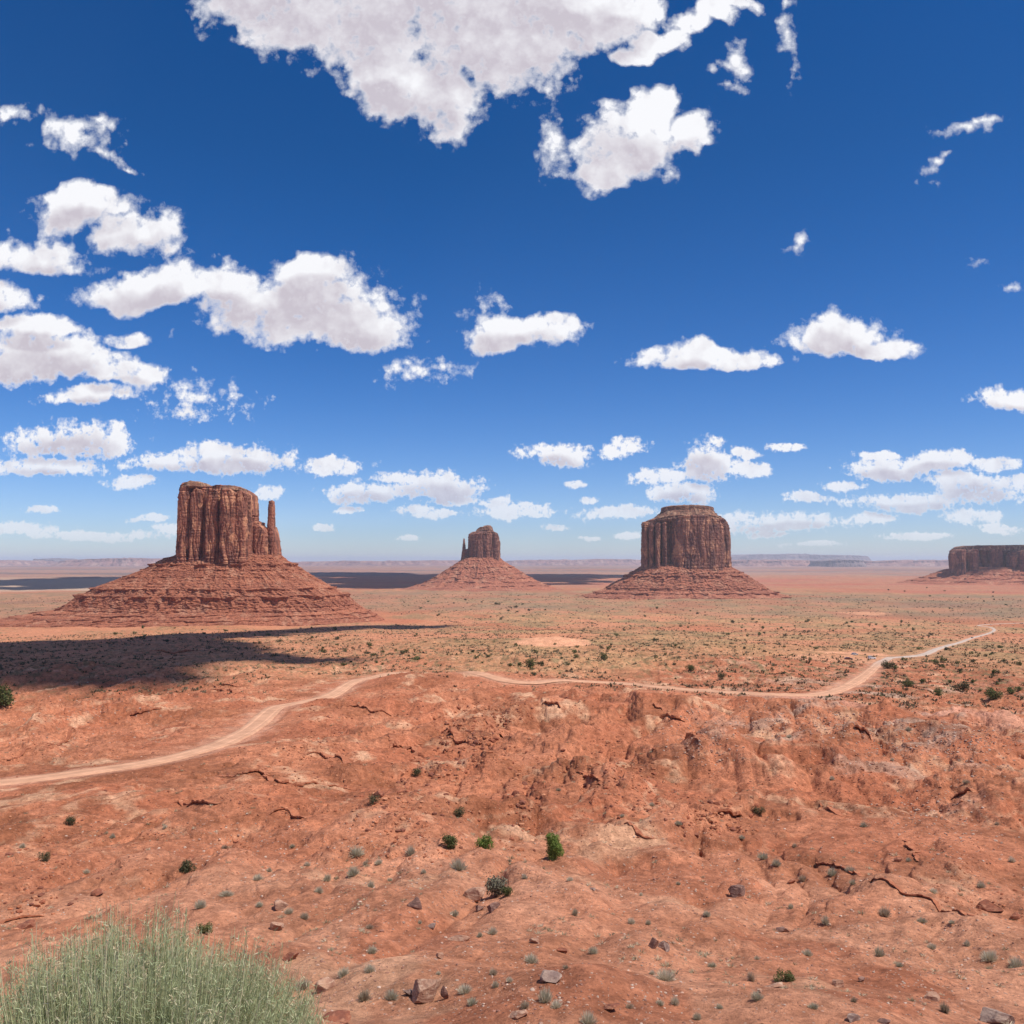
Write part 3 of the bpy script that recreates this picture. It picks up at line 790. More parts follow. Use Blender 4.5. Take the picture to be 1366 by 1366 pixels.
part(B, 'spire', merge(spn), MC1, label='thin rock spire standing apart to the right of the butte')
rows = [(736,243,352),(741,236,374),(748,216,382),(753,209,392),(762,190,404),(772,165,420),(783,136,440),(790,126,452),(796,114,463),(806,100,474),(812,86,482),(818,50,494),(826,5,508),(842,-40,522)]
part(B, 'talus_slope', talus_mesh(D, rows, [(744,1.5),(752,4.0),(759,1.2),(768,1.2),(783,3.2),(792,5.0),(805,1.4),(810,1.2),(815,1.6),(820,1.4)], depth=(0.62, 0.50), nth=1300, nz=520, seed=3), MT1)

# -- domed butte right of centre
D = 3290
B = butte(914, D)
tag(B, 'massive domed sandstone butte with a layered flat cap, right of centre', 'butte')
TM = [(855,712),(857,699),(864,695),(870,693),(878,690),(890,688),(940,688),(955,690),(962,694),(967,702),(971,716),(973,730)]
m_ = 2.78
cols = [column_mesh(D, 40, 860, 970, TM, 766, 40 * m_, seed=21, flute=.8, nth=440, nz=200),
        column_mesh(D, -62, 894, 966, [(892,700),(898,692),(915,688),(940,689),(955,694),(962,702),(967,716)], 766, 24 * m_, seed=22, flute=.45, nth=460, nz=200, power=2.6),
        column_mesh(D, 0, 945, 972.5, [(944,696),(955,692),(962,695),(968,704),(972,722),(974,735)], 766, 30 * m_, seed=23, flute=.4, nth=260, nz=180, power=2.6),
        column_mesh(D, -34, 856.3, 863.5, [(855,700),(858,697),(864,697)], 766, 10 * m_, seed=24, flute=.3, nth=160, nz=180),
        column_mesh(D, -56, 865.5, 872, [(862,702),(867,698),(873,700)], 766, 8 * m_, seed=25, flute=.3, nth=160, nz=180),
        column_mesh(D, -74, 874.5, 880.5, [(872,704),(877,698),(882,699)], 766, 8 * m_, seed=26, flute=.3, nth=160, nz=180),
        column_mesh(D, -76, 883.5, 888.5, [(881,702),(886,697),(891,698)], 766, 9 * m_, seed=27, flute=.3, nth=160, nz=180),
        column_mesh(D, 30, 862, 894, [(862,700),(870,694),(885,692),(895,694)], 766, 12 * m_, seed=31, flute=.4, nth=220, nz=180)]
part(B, 'cliff', merge(cols), MC2)
cap = [column_mesh(D, 10, 869, 963, [(866,694),(872,690),(882,685),(893,682),(920,680.5),(942,682),(952,686),(960,690),(966,695)], 697, 40 * m_, seed=28, flute=.25, nth=300, nz=50, bed=1.2,
                   g=((0, .96), (.25, 1.0), (.45, .96), (.5, .98), (.8, .86), (1, .80))),
       column_mesh(D, 0, 883.5, 951, [(882,678),(886,676.5),(900,675.5),(920,675),(940,676),(950,677),(953,679)], 684, 27 * m_, seed=29, flute=.2, nth=260, nz=30, bed=1.0,
                   g=((0, 1.04), (.4, .99), (.6, 1.0), (.9, .99), (1, .94)))]
part(B, 'caprock', merge(cap), MCAP)
rows = [(752,862,966),(757,853,975),(764,842,988),(772,830,1000),(780,815,1012),(786,806,1020),(791,792,1033),(796,775,1048),(806,750,1075)]
part(B, 'talus_slope', talus_mesh(D, rows, [(763,1.5),(767,2.2),(774,1.0),(783,1.6),(789,2.4),(795,1.6)], depth=(0.72, 0.62), nth=1000, nz=320, seed=5, gully=.9), MT2)

# -- far butte with the small spire on the left, centre
D = 4186
B = butte(645, D)
tag(B, 'distant narrow butte with a small spike on its left, between the two big ones', 'butte')
m_ = 3.54
cols = [column_mesh(D, 0, 625, 665, [(623,720),(626,713),(629,710.5),(636,709.5),(655,709.5),(661,710.5),(664,712),(666,722)], 754, 17 * m_, seed=41, flute=.55, nth=360, nz=160, power=2.8,
                    g=((0, 1.06), (.2, 1.02), (.9, .97), (1, .93))),
        column_mesh(D, -38, 631, 656, [(630,716),(635,711),(650,711),(657,714)], 754, 8 * m_, seed=42, flute=.4, nth=240, nz=140),
        column_mesh(D, -26, 657, 667, [(656,713),(660,711),(664,712),(667,724)], 754, 9 * m_, seed=43, flute=.35, nth=180, nz=140)]
part(B, 'cliff', merge(cols), MC3)
part(B, 'caprock', column_mesh(D, 0, 634, 658, [(633,709),(636,706),(640,704),(645,703),(649,701.5),(654,701),(657,703),(659,708)], 712, 9 * m_, seed=44, flute=.25, nth=160, nz=36,
                               g=((0, .95), (.5, 1.0), (1, .8))), MCAP)
part(B, 'spire', merge([column_mesh(D, 0, 616, 622, [(615,720),(617,719),(619,718.5),(622,722)], 754, 4 * m_, seed=45, flute=.15, nth=120, nz=120, power=2.4,
                                    g=((0, 1.7), (.35, 1.2), (.55, .8), (.8, .55), (.95, .4), (1, .25)), bed=.4),
                        column_mesh(D, 0, 617, 631, [(616,735),(620,733.5),(624,733),(631,730)], 754, 9 * m_, seed=46, flute=.3, nth=140, nz=80)]), MC3,
     label='small dark spike of rock beside the narrow butte')
rows = [(743,622,666),(748,614,671),(754,606,680),(762,594,693),(770,582,706),(778,566,722),(784,545,740),(792,500,780)]
part(B, 'talus_slope', talus_mesh(D, rows, [(756,1.2),(764,1.0),(770,1.4),(775,1.0),(780,1.2)], depth=(0.8, 0.85), nth=800, nz=220, seed=7, gully=.8), MT2)

# -- mesa running out of the picture on the right
D = 5300
B = butte(1330, D, 'sandstone_mesa')
tag(B, 'long flat-topped mesa running out of the picture at the right edge', 'mesa')
m_ = 4.48
cols = [column_mesh(D, 30, 1270, 1520, [(1266,742),(1270,737),(1276,732),(1290,730),(1330,731),(1400,731),(1520,732)], 775, 34 * m_, seed=51, flute=1.0, nth=700, nz=140),
        column_mesh(D, -100, 1271, 1284, [(1270,740),(1274,734),(1284,733)], 775, 14 * m_, seed=52, flute=.5, nth=200, nz=120),
        column_mesh(D, -116, 1291, 1303, [(1290,737),(1296,733),(1304,735)], 775, 10 * m_, seed=53, flute=.5, nth=180, nz=120),
        column_mesh(D, -70, 1312, 1330, [(1310,738),(1318,733),(1330,734)], 775, 20 * m_, seed=54, flute=.5, nth=180, nz=120),
        column_mesh(D, -190, 1346, 1520, [(1343,744),(1350,737),(1362,734),(1400,733),(1520,733)], 775, 24 * m_, seed=55, flute=.8, nth=500, nz=120)]
part(B, 'cliff', merge(cols), MC3)
part(B, 'caprock', column_mesh(D, 10, 1276, 1516, [(1275,731),(1283,729),(1300,728),(1340,728.5),(1350,728),(1400,728),(1516,729)], 735, 36 * m_, seed=56, flute=.3, nth=500, nz=24), MCAP)
rows = [(756,1285,1510),(760,1266,1530),(765,1254,1545),(770,1240,1560),(776,1215,1590),(784,1170,1640)]
part(B, 'talus_slope', talus_mesh(D, rows, [(765,1.0),(770,1.2),(774,.8)], depth=(0.48, 0.5), nth=1100, nz=160, seed=9, gully=1.5), MT2)

# -- low mesas along the horizon
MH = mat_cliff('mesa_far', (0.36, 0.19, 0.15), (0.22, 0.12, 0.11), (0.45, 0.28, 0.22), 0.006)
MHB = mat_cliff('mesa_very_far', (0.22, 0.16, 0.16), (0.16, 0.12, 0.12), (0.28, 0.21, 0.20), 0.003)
far_list = [
 (16000, -60, 62, [(-60,748.5),(-20,747.6),(20,747.5),(45,747.8),(62,749.5)], 900, MH, 'low pink mesa on the horizon at the far left edge'),
 (19000, 60, 96, [(60,748),(66,746.2),(70,745.4),(80,745.2),(84,746.5),(96,748)], 700, MHB, 'tiny blue knoll on the horizon at the far left'),
 (15000, 96, 240, [(96,749),(110,748),(128,747),(140,745.6),(170,745.2),(205,745.3),(240,745)], 900, MH, 'long pale mesa on the horizon left of the spired butte'),
 (17000, 380, 620, [(380,750.5),(400,750),(440,748.9),(470,748.6),(520,749),(560,747.8),(620,747.6)], 900, MH, 'low pink ridge between the spired butte and the narrow butte'),
 (18000, 664, 860, [(664,748.5),(690,747.7),(730,747.2),(760,747.6),(800,746.6),(860,746.5)], 900, MH, 'low pink ridge between the narrow butte and the domed butte'),
 (14000, 968, 1090, [(968,748.3),(985,747),(1010,748),(1030,746.6),(1060,747.2),(1090,748.8)], 800, MH, 'low pink ridge just right of the domed butte'),
 (12500, 1090, 1142, [(1090,748.5),(1094,747),(1110,746.8),(1136,747),(1142,748.5)], 500, MHB, 'dark flat mesa on the horizon right of the domed butte'),
 (14500, 1142, 1300, [(1142,749),(1165,747.6),(1180,748.6),(1205,747.5),(1240,748.4),(1262,747),(1300,747.5)], 800, MH, 'low broken pink ridge left of the long mesa'),
 (38000, 930, 1150, [(930,746.5),(960,742.6),(985,740.4),(1020,739.6),(1060,740),(1100,740.6),(1135,741),(1142,743.5),(1150,747)], 2500, MHB, 'faint blue mountain far beyond the horizon behind the domed butte'),
]
for (D, a, b, top, ry, mt, lab) in far_list:
    if D < 30000: D *= 1.7; ry *= 1.7
    V, q, t = column_mesh(D, 0, a, b, top, 748.5 + 131 / (D / F) + 0.3, ry, seed=D / 1000.0, flute=.5, nth=420, nz=30, power=3.5, g=((0, 1.12), (.5, 1.03), (.6, 1.0), (1, .97)))
    x0 = (V[:, 0].min() + V[:, 0].max()) / 2
    o = obj('distant_mesa', np_mesh('distant_mesa', V - np.array([x0, D, 0]), q, t), mt, loc=(x0, D, 0))
    tag(o, lab, 'mesa')

#PART2
# ------------------------------------------------------------------ air
def build_haze():
    V = np.array([(x, y, z) for z in (-8, 470) for y in (-93000, 93000) for x in (-93000, 93000)], float)
    q = np.array([(0, 2, 3, 1), (4, 5, 7, 6), (0, 1, 5, 4), (2, 6, 7, 3), (0, 4, 6, 2), (1, 3, 7, 5)])
    m = bpy.data.materials.new('haze'); m.use_nodes = True; t = m.node_tree; t.nodes.clear(); T = NT(t)
    out = T.n('ShaderNodeOutputMaterial'); v = T.n('ShaderNodeVolumePrincipled')
    v.inputs['Color'].default_value = (0.68, 0.82, 1.0, 1)
    v.inputs['Density'].default_value = HAZE
    v.inputs['Anisotropy'].default_value = 0.0
    T.put(out.inputs['Volume'], v.outputs[0])
    tag(obj('haze', np_mesh('haze', V, q, None, False), m), kind='stuff')
HAZE = 2.3e-5
build_haze()

# ------------------------------------------------------------------ looking up the finished ground
def ground(x, y):
    x = np.asarray(x, float); y = np.asarray(y, float)
    r = np.log(np.maximum(np.hypot(x, y), 0.51)); a = np.arctan2(x, y)
    i = np.clip(np.searchsorted(GR, r) - 1, 0, len(GR) - 2); j = np.clip(np.searchsorted(GA, a) - 1, 0, len(GA) - 2)
    u = np.clip((r - GR[i]) / (GR[i + 1] - GR[i]), 0, 1); v = np.clip((a - GA[j]) / (GA[j + 1] - GA[j]), 0, 1)
    return (GZ[i, j] * (1 - v) + GZ[i, j + 1] * v) * (1 - u) + (GZ[i + 1, j] * (1 - v) + GZ[i + 1, j + 1] * v) * u
def pick(px, py, dmax=3000.0):
    return hit(px, py, ground, dmax)
def in_butte(x, y):
    bad = np.zeros(x.shape, bool)
    for (px, D, rad) in [(290, 1900, 470), (914, 3290, 330), (645, 4186, 330)]:
        c = at(px, 748.5, D); bad |= np.hypot(x - c[0], y - c[1]) < rad
    return bad

# ------------------------------------------------------------------ rocks
import bmesh
def ico(sub):
    bm = bmesh.new(); bmesh.ops.create_icosphere(bm, subdivisions=sub, radius=1.0)
    V = np.array([v.co[:] for v in bm.verts]); Fc = np.array([[v.index for v in f.verts] for f in bm.faces]); bm.free()
    return V, Fc
ICO = {k: ico(k) for k in (1, 2, 4)}
def rock_verts(sub, seed, cuts=9, rough=0.06, flat=1.0):
    V, Fc = ICO[sub]; V = V.copy(); r = np.random.default_rng(seed)
    for k in range(cuts):
        n = r.normal(size=3); n /= np.linalg.norm(n); c = r.uniform(0.35, 0.75)
        d = np.maximum(V @ n - c, 0); V -= n * d[:, None]
    if rough:
        for f_, a in ((2.2, 1.0), (5.5, .5), (12, .25)):
            q = V * f_ + seed * 1.3
            V = V * (1 + rough * a * (pn(q[:, 0], q[:, 1]) + pn(q[:, 1] + 9, q[:, 2])))[:, None]
    V /= np.abs(V).max(axis=0)
    V[:, 2] *= flat
    return V, Fc
MR = {'pale': mat_rock('rock_pale', (0.46, 0.27, 0.18), (0.30, 0.15, 0.10), (0.56, 0.38, 0.27)),
      'dark': mat_rock('rock_dark', (0.26, 0.145, 0.11), (0.15, 0.085, 0.07), (0.38, 0.23, 0.17)),
      'red': mat_rock('rock_red', (0.32, 0.115, 0.065), (0.20, 0.075, 0.05), (0.42, 0.20, 0.12)),
      'grey': mat_rock('rock_grey', (0.33, 0.23, 0.18), (0.2, 0.13, 0.11), (0.45, 0.33, 0.26))}
# (x, foot y, width px, height px, depth ratio, colour, seed, tilt, label)
ROCKS = [
 (630,1202,38,24,.8,'pale',1,(.0,.45),'large tan slab boulder tilted on the sand, dark hollow under its left edge'),
 (555,1214,25,20,.8,'dark',2,(0,.1),'dark brown blocky boulder alone on smooth red sand'),
 (657,1217,21,15,.7,'dark',3,(0,.3),'dark triangular rock just below the round grey shrub'),
 (577,1241,15,10,.8,'grey',4,(0,.4),'small brown rock below the dark blocky boulder'),
 (613,1256,36,12,.5,'pale',5,(.0,-.1),'long low pale rock lying flat across the sand'),
 (588,1280,14,11,.9,'pale',6,(0,-.4),'small pale striped rock on bare sand above the big split boulder'),
 (568,1340,48,38,.8,'pale',7,(.1,.25),'biggest pale angular boulder at the bottom, cracked on its right side'),
 (545,1330,15,12,.9,'grey',8,(0,0),'small grey rock leaning on the left of the big pale boulder'),
 (594,1334,12,26,.6,'dark',9,(.1,.5),'dark thin slab standing against the right of the big pale boulder'),
 (873,1267,13,22,.7,'dark',10,(0,-.5),'dark upright slab at the left of a split rock cluster'),
 (886,1268,18,18,.7,'grey',11,(0,.4),'grey brown slab leaning at the right of the split rock cluster'),
 (735,1312,31,20,.8,'grey',12,(0,.2),'grey rock hump below a tuft of pale green sage'),
 (750,1272,16,10,.8,'red',13,(0,.1),'small round red rock above the grey rock hump'),
 (712,1260,15,11,.8,'pale',14,(0,-.3),'small pale rock with a dark side right of centre bottom'),
 (986,1197,23,16,.8,'dark',15,(0,.2),'brown rounded boulder among dry tufts on the right slope'),
 (1047,1244,19,10,.6,'dark',16,(0,-.4),'dark brown pointed rock alone on the right-hand sand'),
 (1330,1219,34,19,.8,'red',17,(0,.2),'dark red boulder pair near the right edge, the bigger one'),
 (1357,1227,17,11,.8,'red',18,(0,0),'small dark red rock at the right edge beside the bigger red boulder'),
 (1119,1318,17,17,.8,'pale',19,(0,.4),'tan pointed rock near the bottom right'),
 (1151,1310,10,9,.8,'dark',20,(0,0),'tiny dark rock right of the tan pointed rock'),
 (1344,1368,46,30,.8,'grey',21,(0,-.4),'grey boulder cut off by the bottom edge at far right'),
 (1140,1366,24,13,.8,'grey',22,(0,.3),'grey brown rock at the bottom edge below the tan pointed rock'),
 (1184,1368,20,9,.8,'dark',23,(0,0),'dark flat rock at the bottom edge, right of the grey brown one'),
 (1036,1318,34,9,.6,'pale',24,(0,.1),'flat thin slab under a green bush at the bottom right'),
 (1014,1325,9,7,.8,'pale',25,(0,0),'tiny whitish stone beside a grey sage clump at bottom right'),
 (369,1217,24,16,.8,'pale',26,(0,.5),'layered tan rock leaning next to a grey sage clump on the left slope'),
 (386,1284,22,13,.7,'red',27,(0,.3),'red brown broken rock right of the big green bush'),
 (368,1243,18,14,.8,'pale',28,(0,-.1),'pinkish square rock on the left slope'),
 (432,1324,29,20,.8,'pale',29,(0,.2),'pink rounded boulder right of the big bush, beside grey sage'),
 (448,1364,44,18,.8,'red',30,(0,.1),'red overhanging rock at the bottom edge with a black hollow below'),
 (30,1240,30,15,.8,'red',31,(0,.2),'red rock ledge at the left edge with a dark hollow'),
 (128,1196,22,11,.8,'red',32,(0,.2),'low red rock above the big green bush'),
 (1200,1150,13,8,.8,'red',33,(0,.2),'small red rock in the middle of the right slope'),
 (790,1188,9,6,.8,'grey',34,(0,.2),'tiny grey rock right of the lone green juniper'),
 (1058,1180,14,8,.8,'red',35,(0,.2),'low reddish rock beside a dry tuft on the right slope'),
 (640,1216,12,9,.8,'dark',36,(0,.1),'small dark rock touching the foot of the tan slab boulder'),
 (1246,1336,22,12,.8,'pale',37,(0,.2),'low pale rock near the bottom, left of the grey corner boulder'),
 (815,1352,26,12,.8,'red',38,(0,.1),'low red rock hump near the bottom centre right'),
 (690,1362,30,14,.8,'pale',39,(0,.2),'pale rock at the bottom edge right of the biggest boulder'),
 (930,1120,16,9,.8,'red',40,(0,.1),'small red rock above the smooth shaded hollow'),
 (686,1062,14,12,.8,'red',41,(0,.1),'dark red block in the rubble chute at centre'),
 (505,1066,16,12,.8,'red',42,(0,.1),'dark red block low in the left rubble chute'),
]
_rk = np.array([(a[0], a[1]) for a in ROCKS], float)
_rkp = pick(_rk[:, 0], _rk[:, 1])
LAND = []
for k, (px, py, wpx, hpx, dr, colr, sd, tilt, lab) in enumerate(ROCKS):
    p = _rkp[k]; mpp = p[1] / F
    V, Fc = rock_verts(4, 100 + sd, 11, 0.05)
    w, h = wpx * mpp / 2, hpx * mpp / 2
    V = V * np.array([w, w * dr, h * 0.95])
    c, s_ = cos(tilt[1] * .6), sin(tilt[1] * .6)
    V = np.stack([V[:, 0] * c - V[:, 2] * s_, V[:, 1], V[:, 0] * s_ + V[:, 2] * c], 1)
    V[:, 2] -= V[:, 2].min() + 0.34 * h
    o = obj('rock' if wpx < 20 else 'boulder', np_mesh('rock', V, None, Fc, False), MR[colr], loc=(p[0], p[1] + w * dr, float(ground(p[0], p[1] + w * dr))))
    o.location.z = min(o.location.z, float(ground(p[0], p[1])) + 0.25 * h)
    tag(o, lab, 'rock')
    LAND.append((px, py - hpx / 2, lab))

# loose stones nobody could count
def scatter_mesh(name, base_list, pos, scl, rot, colr, mat, kind_tag=True, smooth=False):
    VV = []; FF = []; CC = []; off = 0
    for b, (V, Fc) in enumerate(base_list):
        idx = np.arange(len(pos)) % len(base_list) == b
        P, S, R = pos[idx], scl[idx], rot[idx]
        c, s_ = np.cos(R), np.sin(R)
        X = V[None] * S[:, None, :]
        Xr = np.stack([X[..., 0] * c[:, None] - X[..., 1] * s_[:, None], X[..., 0] * s_[:, None] + X[..., 1] * c[:, None], X[..., 2]], -1) + P[:, None, :]
        n = len(P)
        VV.append(Xr.reshape(-1, 3)); FF.append((Fc[None] + (np.arange(n) * len(V))[:, None, None]).reshape(-1, Fc.shape[1]) + off); off += n * len(V)
        if colr is not None: CC.append(np.repeat(colr[idx], len(V), axis=0))
    me = np_mesh(name, np.vstack(VV), None, np.vstack(FF), smooth)
    if colr is not None: set_col(me, 'Col', np.vstack(CC))
    o = obj(name, me, mat)
    tag(o, kind='stuff')
    return o
def mat_attr(name, var=0.2):
    m, T, b = new_mat(name)
    at_ = T.n('ShaderNodeAttribute', attribute_name='Col')
    P = T.n('ShaderNodeNewGeometry').outputs['Position']
    n = T.noise(P, 2.2, 6, 0.65)
    T.put(b.inputs['Base Color'], T.mix(1.0, at_.outputs['Color'], T.mix(T.ramp(n, .3, .7), (1 - var,) * 3 + (1,), (1 + var,) * 3 + (1,)), 'MULTIPLY'))
    bump(T, b, n, 0.1, 0.8)
    return m
M_stone = mat_attr('loose_stone', 0.25)
# (centre x, y, half width, half height, tilt of patch, count, min px, max px, palette)
PATCH = [(600,1010,60,70,0,420,1.5,8,'r'),(530,1080,55,50,0,400,1.5,8,'r'),(560,1130,60,25,0,120,2,6,'r'),(640,985,40,30,0,260,1.5,9,'r'),(660,960,40,22,0,200,1.5,5,'r'),
 (810,1030,50,35,.3,280,1.5,7,'r'),(880,1060,60,40,.3,250,1.5,7,'r'),(960,1090,40,20,.2,200,1.5,9,'r'),(700,1060,20,60,0,150,1.5,9,'r'),
 (930,990,50,25,.3,420,1.2,4,'g'),(1010,960,90,22,.1,520,1.2,3.5,'g'),(1130,965,60,20,.2,420,1.2,3.5,'g'),(1230,1000,120,30,.1,900,1.2,4,'g'),(1300,985,80,16,.1,420,1.2,3.5,'g'),
 (1250,1090,70,40,.4,450,1.3,4.5,'g'),(1150,1060,120,50,.3,500,1.3,4,'r'),(1290,1180,60,50,.3,260,1.5,5,'r'),(430,985,50,40,0,420,1.2,4,'r'),(380,1060,90,50,0,420,1.3,4.5,'r'),
 (250,1040,120,30,0,300,1.2,4,'r'),(90,1110,90,50,0,380,1.3,5,'r'),(40,1190,50,40,0,200,1.5,9,'r'),(200,1130,120,50,0,260,1.3,4.5,'r'),(360,1130,120,40,0,260,1.3,4.5,'g'),
 (120,960,120,40,0,500,1.1,3,'g'),(330,930,130,25,0,420,1.1,3,'r'),(60,1010,70,25,0,250,1.1,3,'r'),(650,1260,90,70,0,300,1.4,5,'g'),(470,1290,60,70,0,260,1.4,6,'g'),(700,1330,90,40,0,260,1.5,6,'g'),
 (900,1230,150,70,0,260,1.3,4,'g'),(1120,1260,160,70,0,420,1.3,5,'g'),(1270,1310,110,60,0,380,1.4,5,'g'),(870,1320,40,50,0,160,1.5,6,'g'),(600,1180,220,30,0,260,1.3,4.5,'g'),(960,1170,120,30,0,240,1.3,4,'g'),(960,1040,400,120,0,1500,1.1,3.5,'r'),(400,1050,400,120,0,1500,1.1,3.5,'r'),(683,1230,683,140,0,3600,1.1,4.2,'g'),(683,960,683,50,0,1800,1.0,2.6,'r')]
def build_rubble():
    P = []; Z = []; K = []
    for (cx, cy, ax, ay, rot, n, a, b, pal) in PATCH:
        g = np.clip(rng.normal(size=(n, 2)), -2, 2) * 0.62
        if n >= 1500: g = rng.uniform(-1, 1, size=(n, 2))
        x = cx + g[:, 0] * ax; y = cy + g[:, 1] * ay + g[:, 0] * ax * rot * 0.5
        sz = a + (b - a) * rng.random(n) ** 3.2
        ok = (y > 905) & (y < 1400) & (x > -60) & (x < 1430)
        P.append(np.stack([x, y], 1)[ok]); Z.append(sz[ok]); K.append(np.full(ok.sum(), 0 if pal == 'r' else 1))
    P = np.vstack(P); Z = np.concatenate(Z); K = np.concatenate(K)
    G = pick(P[:, 0], P[:, 1])
    rd = dist_poly(G[:, 0], G[:, 1], ROADS[::3])
    ok = (rd > 5.5) & (G[:, 1] < 900) & (G[:, 1] > 20)
    G, Z, K = G[ok], Z[ok], K[ok]
    s = Z * G[:, 1] / F / 2
    scl = np.stack([s * rng.uniform(.8, 1.35, len(s)), s * rng.uniform(.7, 1.2, len(s)), s * rng.uniform(.45, .9, len(s))], 1)
    pal = [np.array([(.38,.14,.070),(.30,.105,.058),(.45,.20,.11),(.22,.085,.055)]), np.array([(.42,.26,.19),(.36,.19,.13),(.28,.14,.10),(.50,.36,.28)])]
    col = np.array([pal[k][rng.integers(4)] for k in K]) * rng.uniform(.85, 1.15, (len(K), 1))
    G[:, 2] += scl[:, 2] * 0.05
    bases = [rock_verts(2 if i % 2 else 1, 300 + i, 7, 0.0) for i in range(8)]
    bases = [rock_verts(2, 300 + i, 8, 0.0) for i in range(8)] if len(G) < 9000 else [rock_verts(1, 300 + i, 3, 0.0) for i in range(10)]
    o = scatter_mesh('rubble', bases, G, scl, rng.uniform(0, 6.28, len(s)), col, M_stone)
build_rubble()

# ledges of harder rock breaking out of the slope
LEDGES = [([(163,958),(188,953),(217,946)],1.9,'rock ledge with a long black hollow on the left slope below the cloud shadow'),
 ([(238,1061),(267,1073),(300,1071)],.8,'short thin rock ledge low on the left hillside below the road'),
 ([(289,1035),(322,1033),(351,1034),(373,1045),(403,1049),(443,1049),(478,1053)],1.0,'longest cracked rock ledge running across the hillside left of centre'),
 ([(355,1087),(384,1082),(408,1092)],.8,'red crumbling ledge below the longest cracked ledge'),
 ([(463,941),(480,943),(498,951),(522,955)],1.3,'thin dark ledge on the crest where the road passes behind'),
 ([(406,1007),(432,1009),(462,1019)],1.1,'broken ledge between the road and the longest cracked ledge'),
 ([(276,924),(295,922),(313,927)],1.6,'lower of two short ledges at the edge of the cloud shadow'),
 ([(284,912),(304,914),(323,915)],1.6,'upper of two short ledges at the edge of the cloud shadow'),
 ([(0,1014),(33,1003),(72,990)],.9,'slanting ledge above the road at the left edge'),
 ([(309,1115),(318,1126),(332,1134)],.6,'short steep crack ledge left of centre, above the sage clumps'),
 ([(518,979),(530,997),(552,1002),(563,1022)],1.5,'dark crumbling ledge curving down into the left rubble chute'),
 ([(588,973),(606,981),(624,991)],1.6,'dark red ledge at the head of the centre rubble chute'),
 ([(724,938),(736,941),(748,943)],2.2,'single black-shadowed block ledge just below the road at centre'),
 ([(870,940),(877,944),(886,949)],1.7,'upper short ledge on the mound right of centre'),
 ([(880,955),(896,958),(912,962)],1.8,'lower black-shadowed ledge on the mound right of centre'),
 ([(918,979),(926,982),(935,988)],1.2,'small dark ledge above the pale stone heap'),
 ([(952,1085),(968,1084),(988,1088)],1.3,'dark double hollow ledge right of the green juniper'),
 ([(769,1028),(786,1038),(806,1045)],1.0,'rubbly ledge slanting down right of centre'),
 ([(644,960),(652,968),(664,980)],1.2,'steep dark ledge below the hidden bend of the road'),
 ([(1269,1065),(1282,1060),(1298,1057)],1.0,'layered ledge sticking out near the right edge'),
 ([(1095,1071),(1108,1080),(1124,1089)],.8,'slanting red ledge in the middle of the right slope'),
 ([(1139,969),(1148,976),(1160,983)],1.6,'dark ledge at the top of the pale stony slope on the right'),
 ([(1205,1120),(1216,1135),(1226,1150)],.6,'steep ledge low on the right slope'),
 ([(1090,1150),(1120,1158),(1150,1170)],.45,'low red ledge beside the dry tufts on the right'),
 ([(1160,1175),(1200,1190),(1240,1200),(1300,1222)],.4,'long low red ledge leading to the dark red boulder pair'),
 ([(820,1100),(850,1112),(880,1118)],.5,'low ledge above the smooth shaded hollow'),
 ([(60,1000),(90,985),(110,978)],1.1,'slanting broken ledge on the left slope above the road'),
 ([(0,1232),(25,1226),(60,1222)],.5,'low dark ledge at the left edge above the big green bush'),
 ([(200,868),(232,872),(262,868)],2.4,'dark rock rim in the cloud shadow on the left'),
]
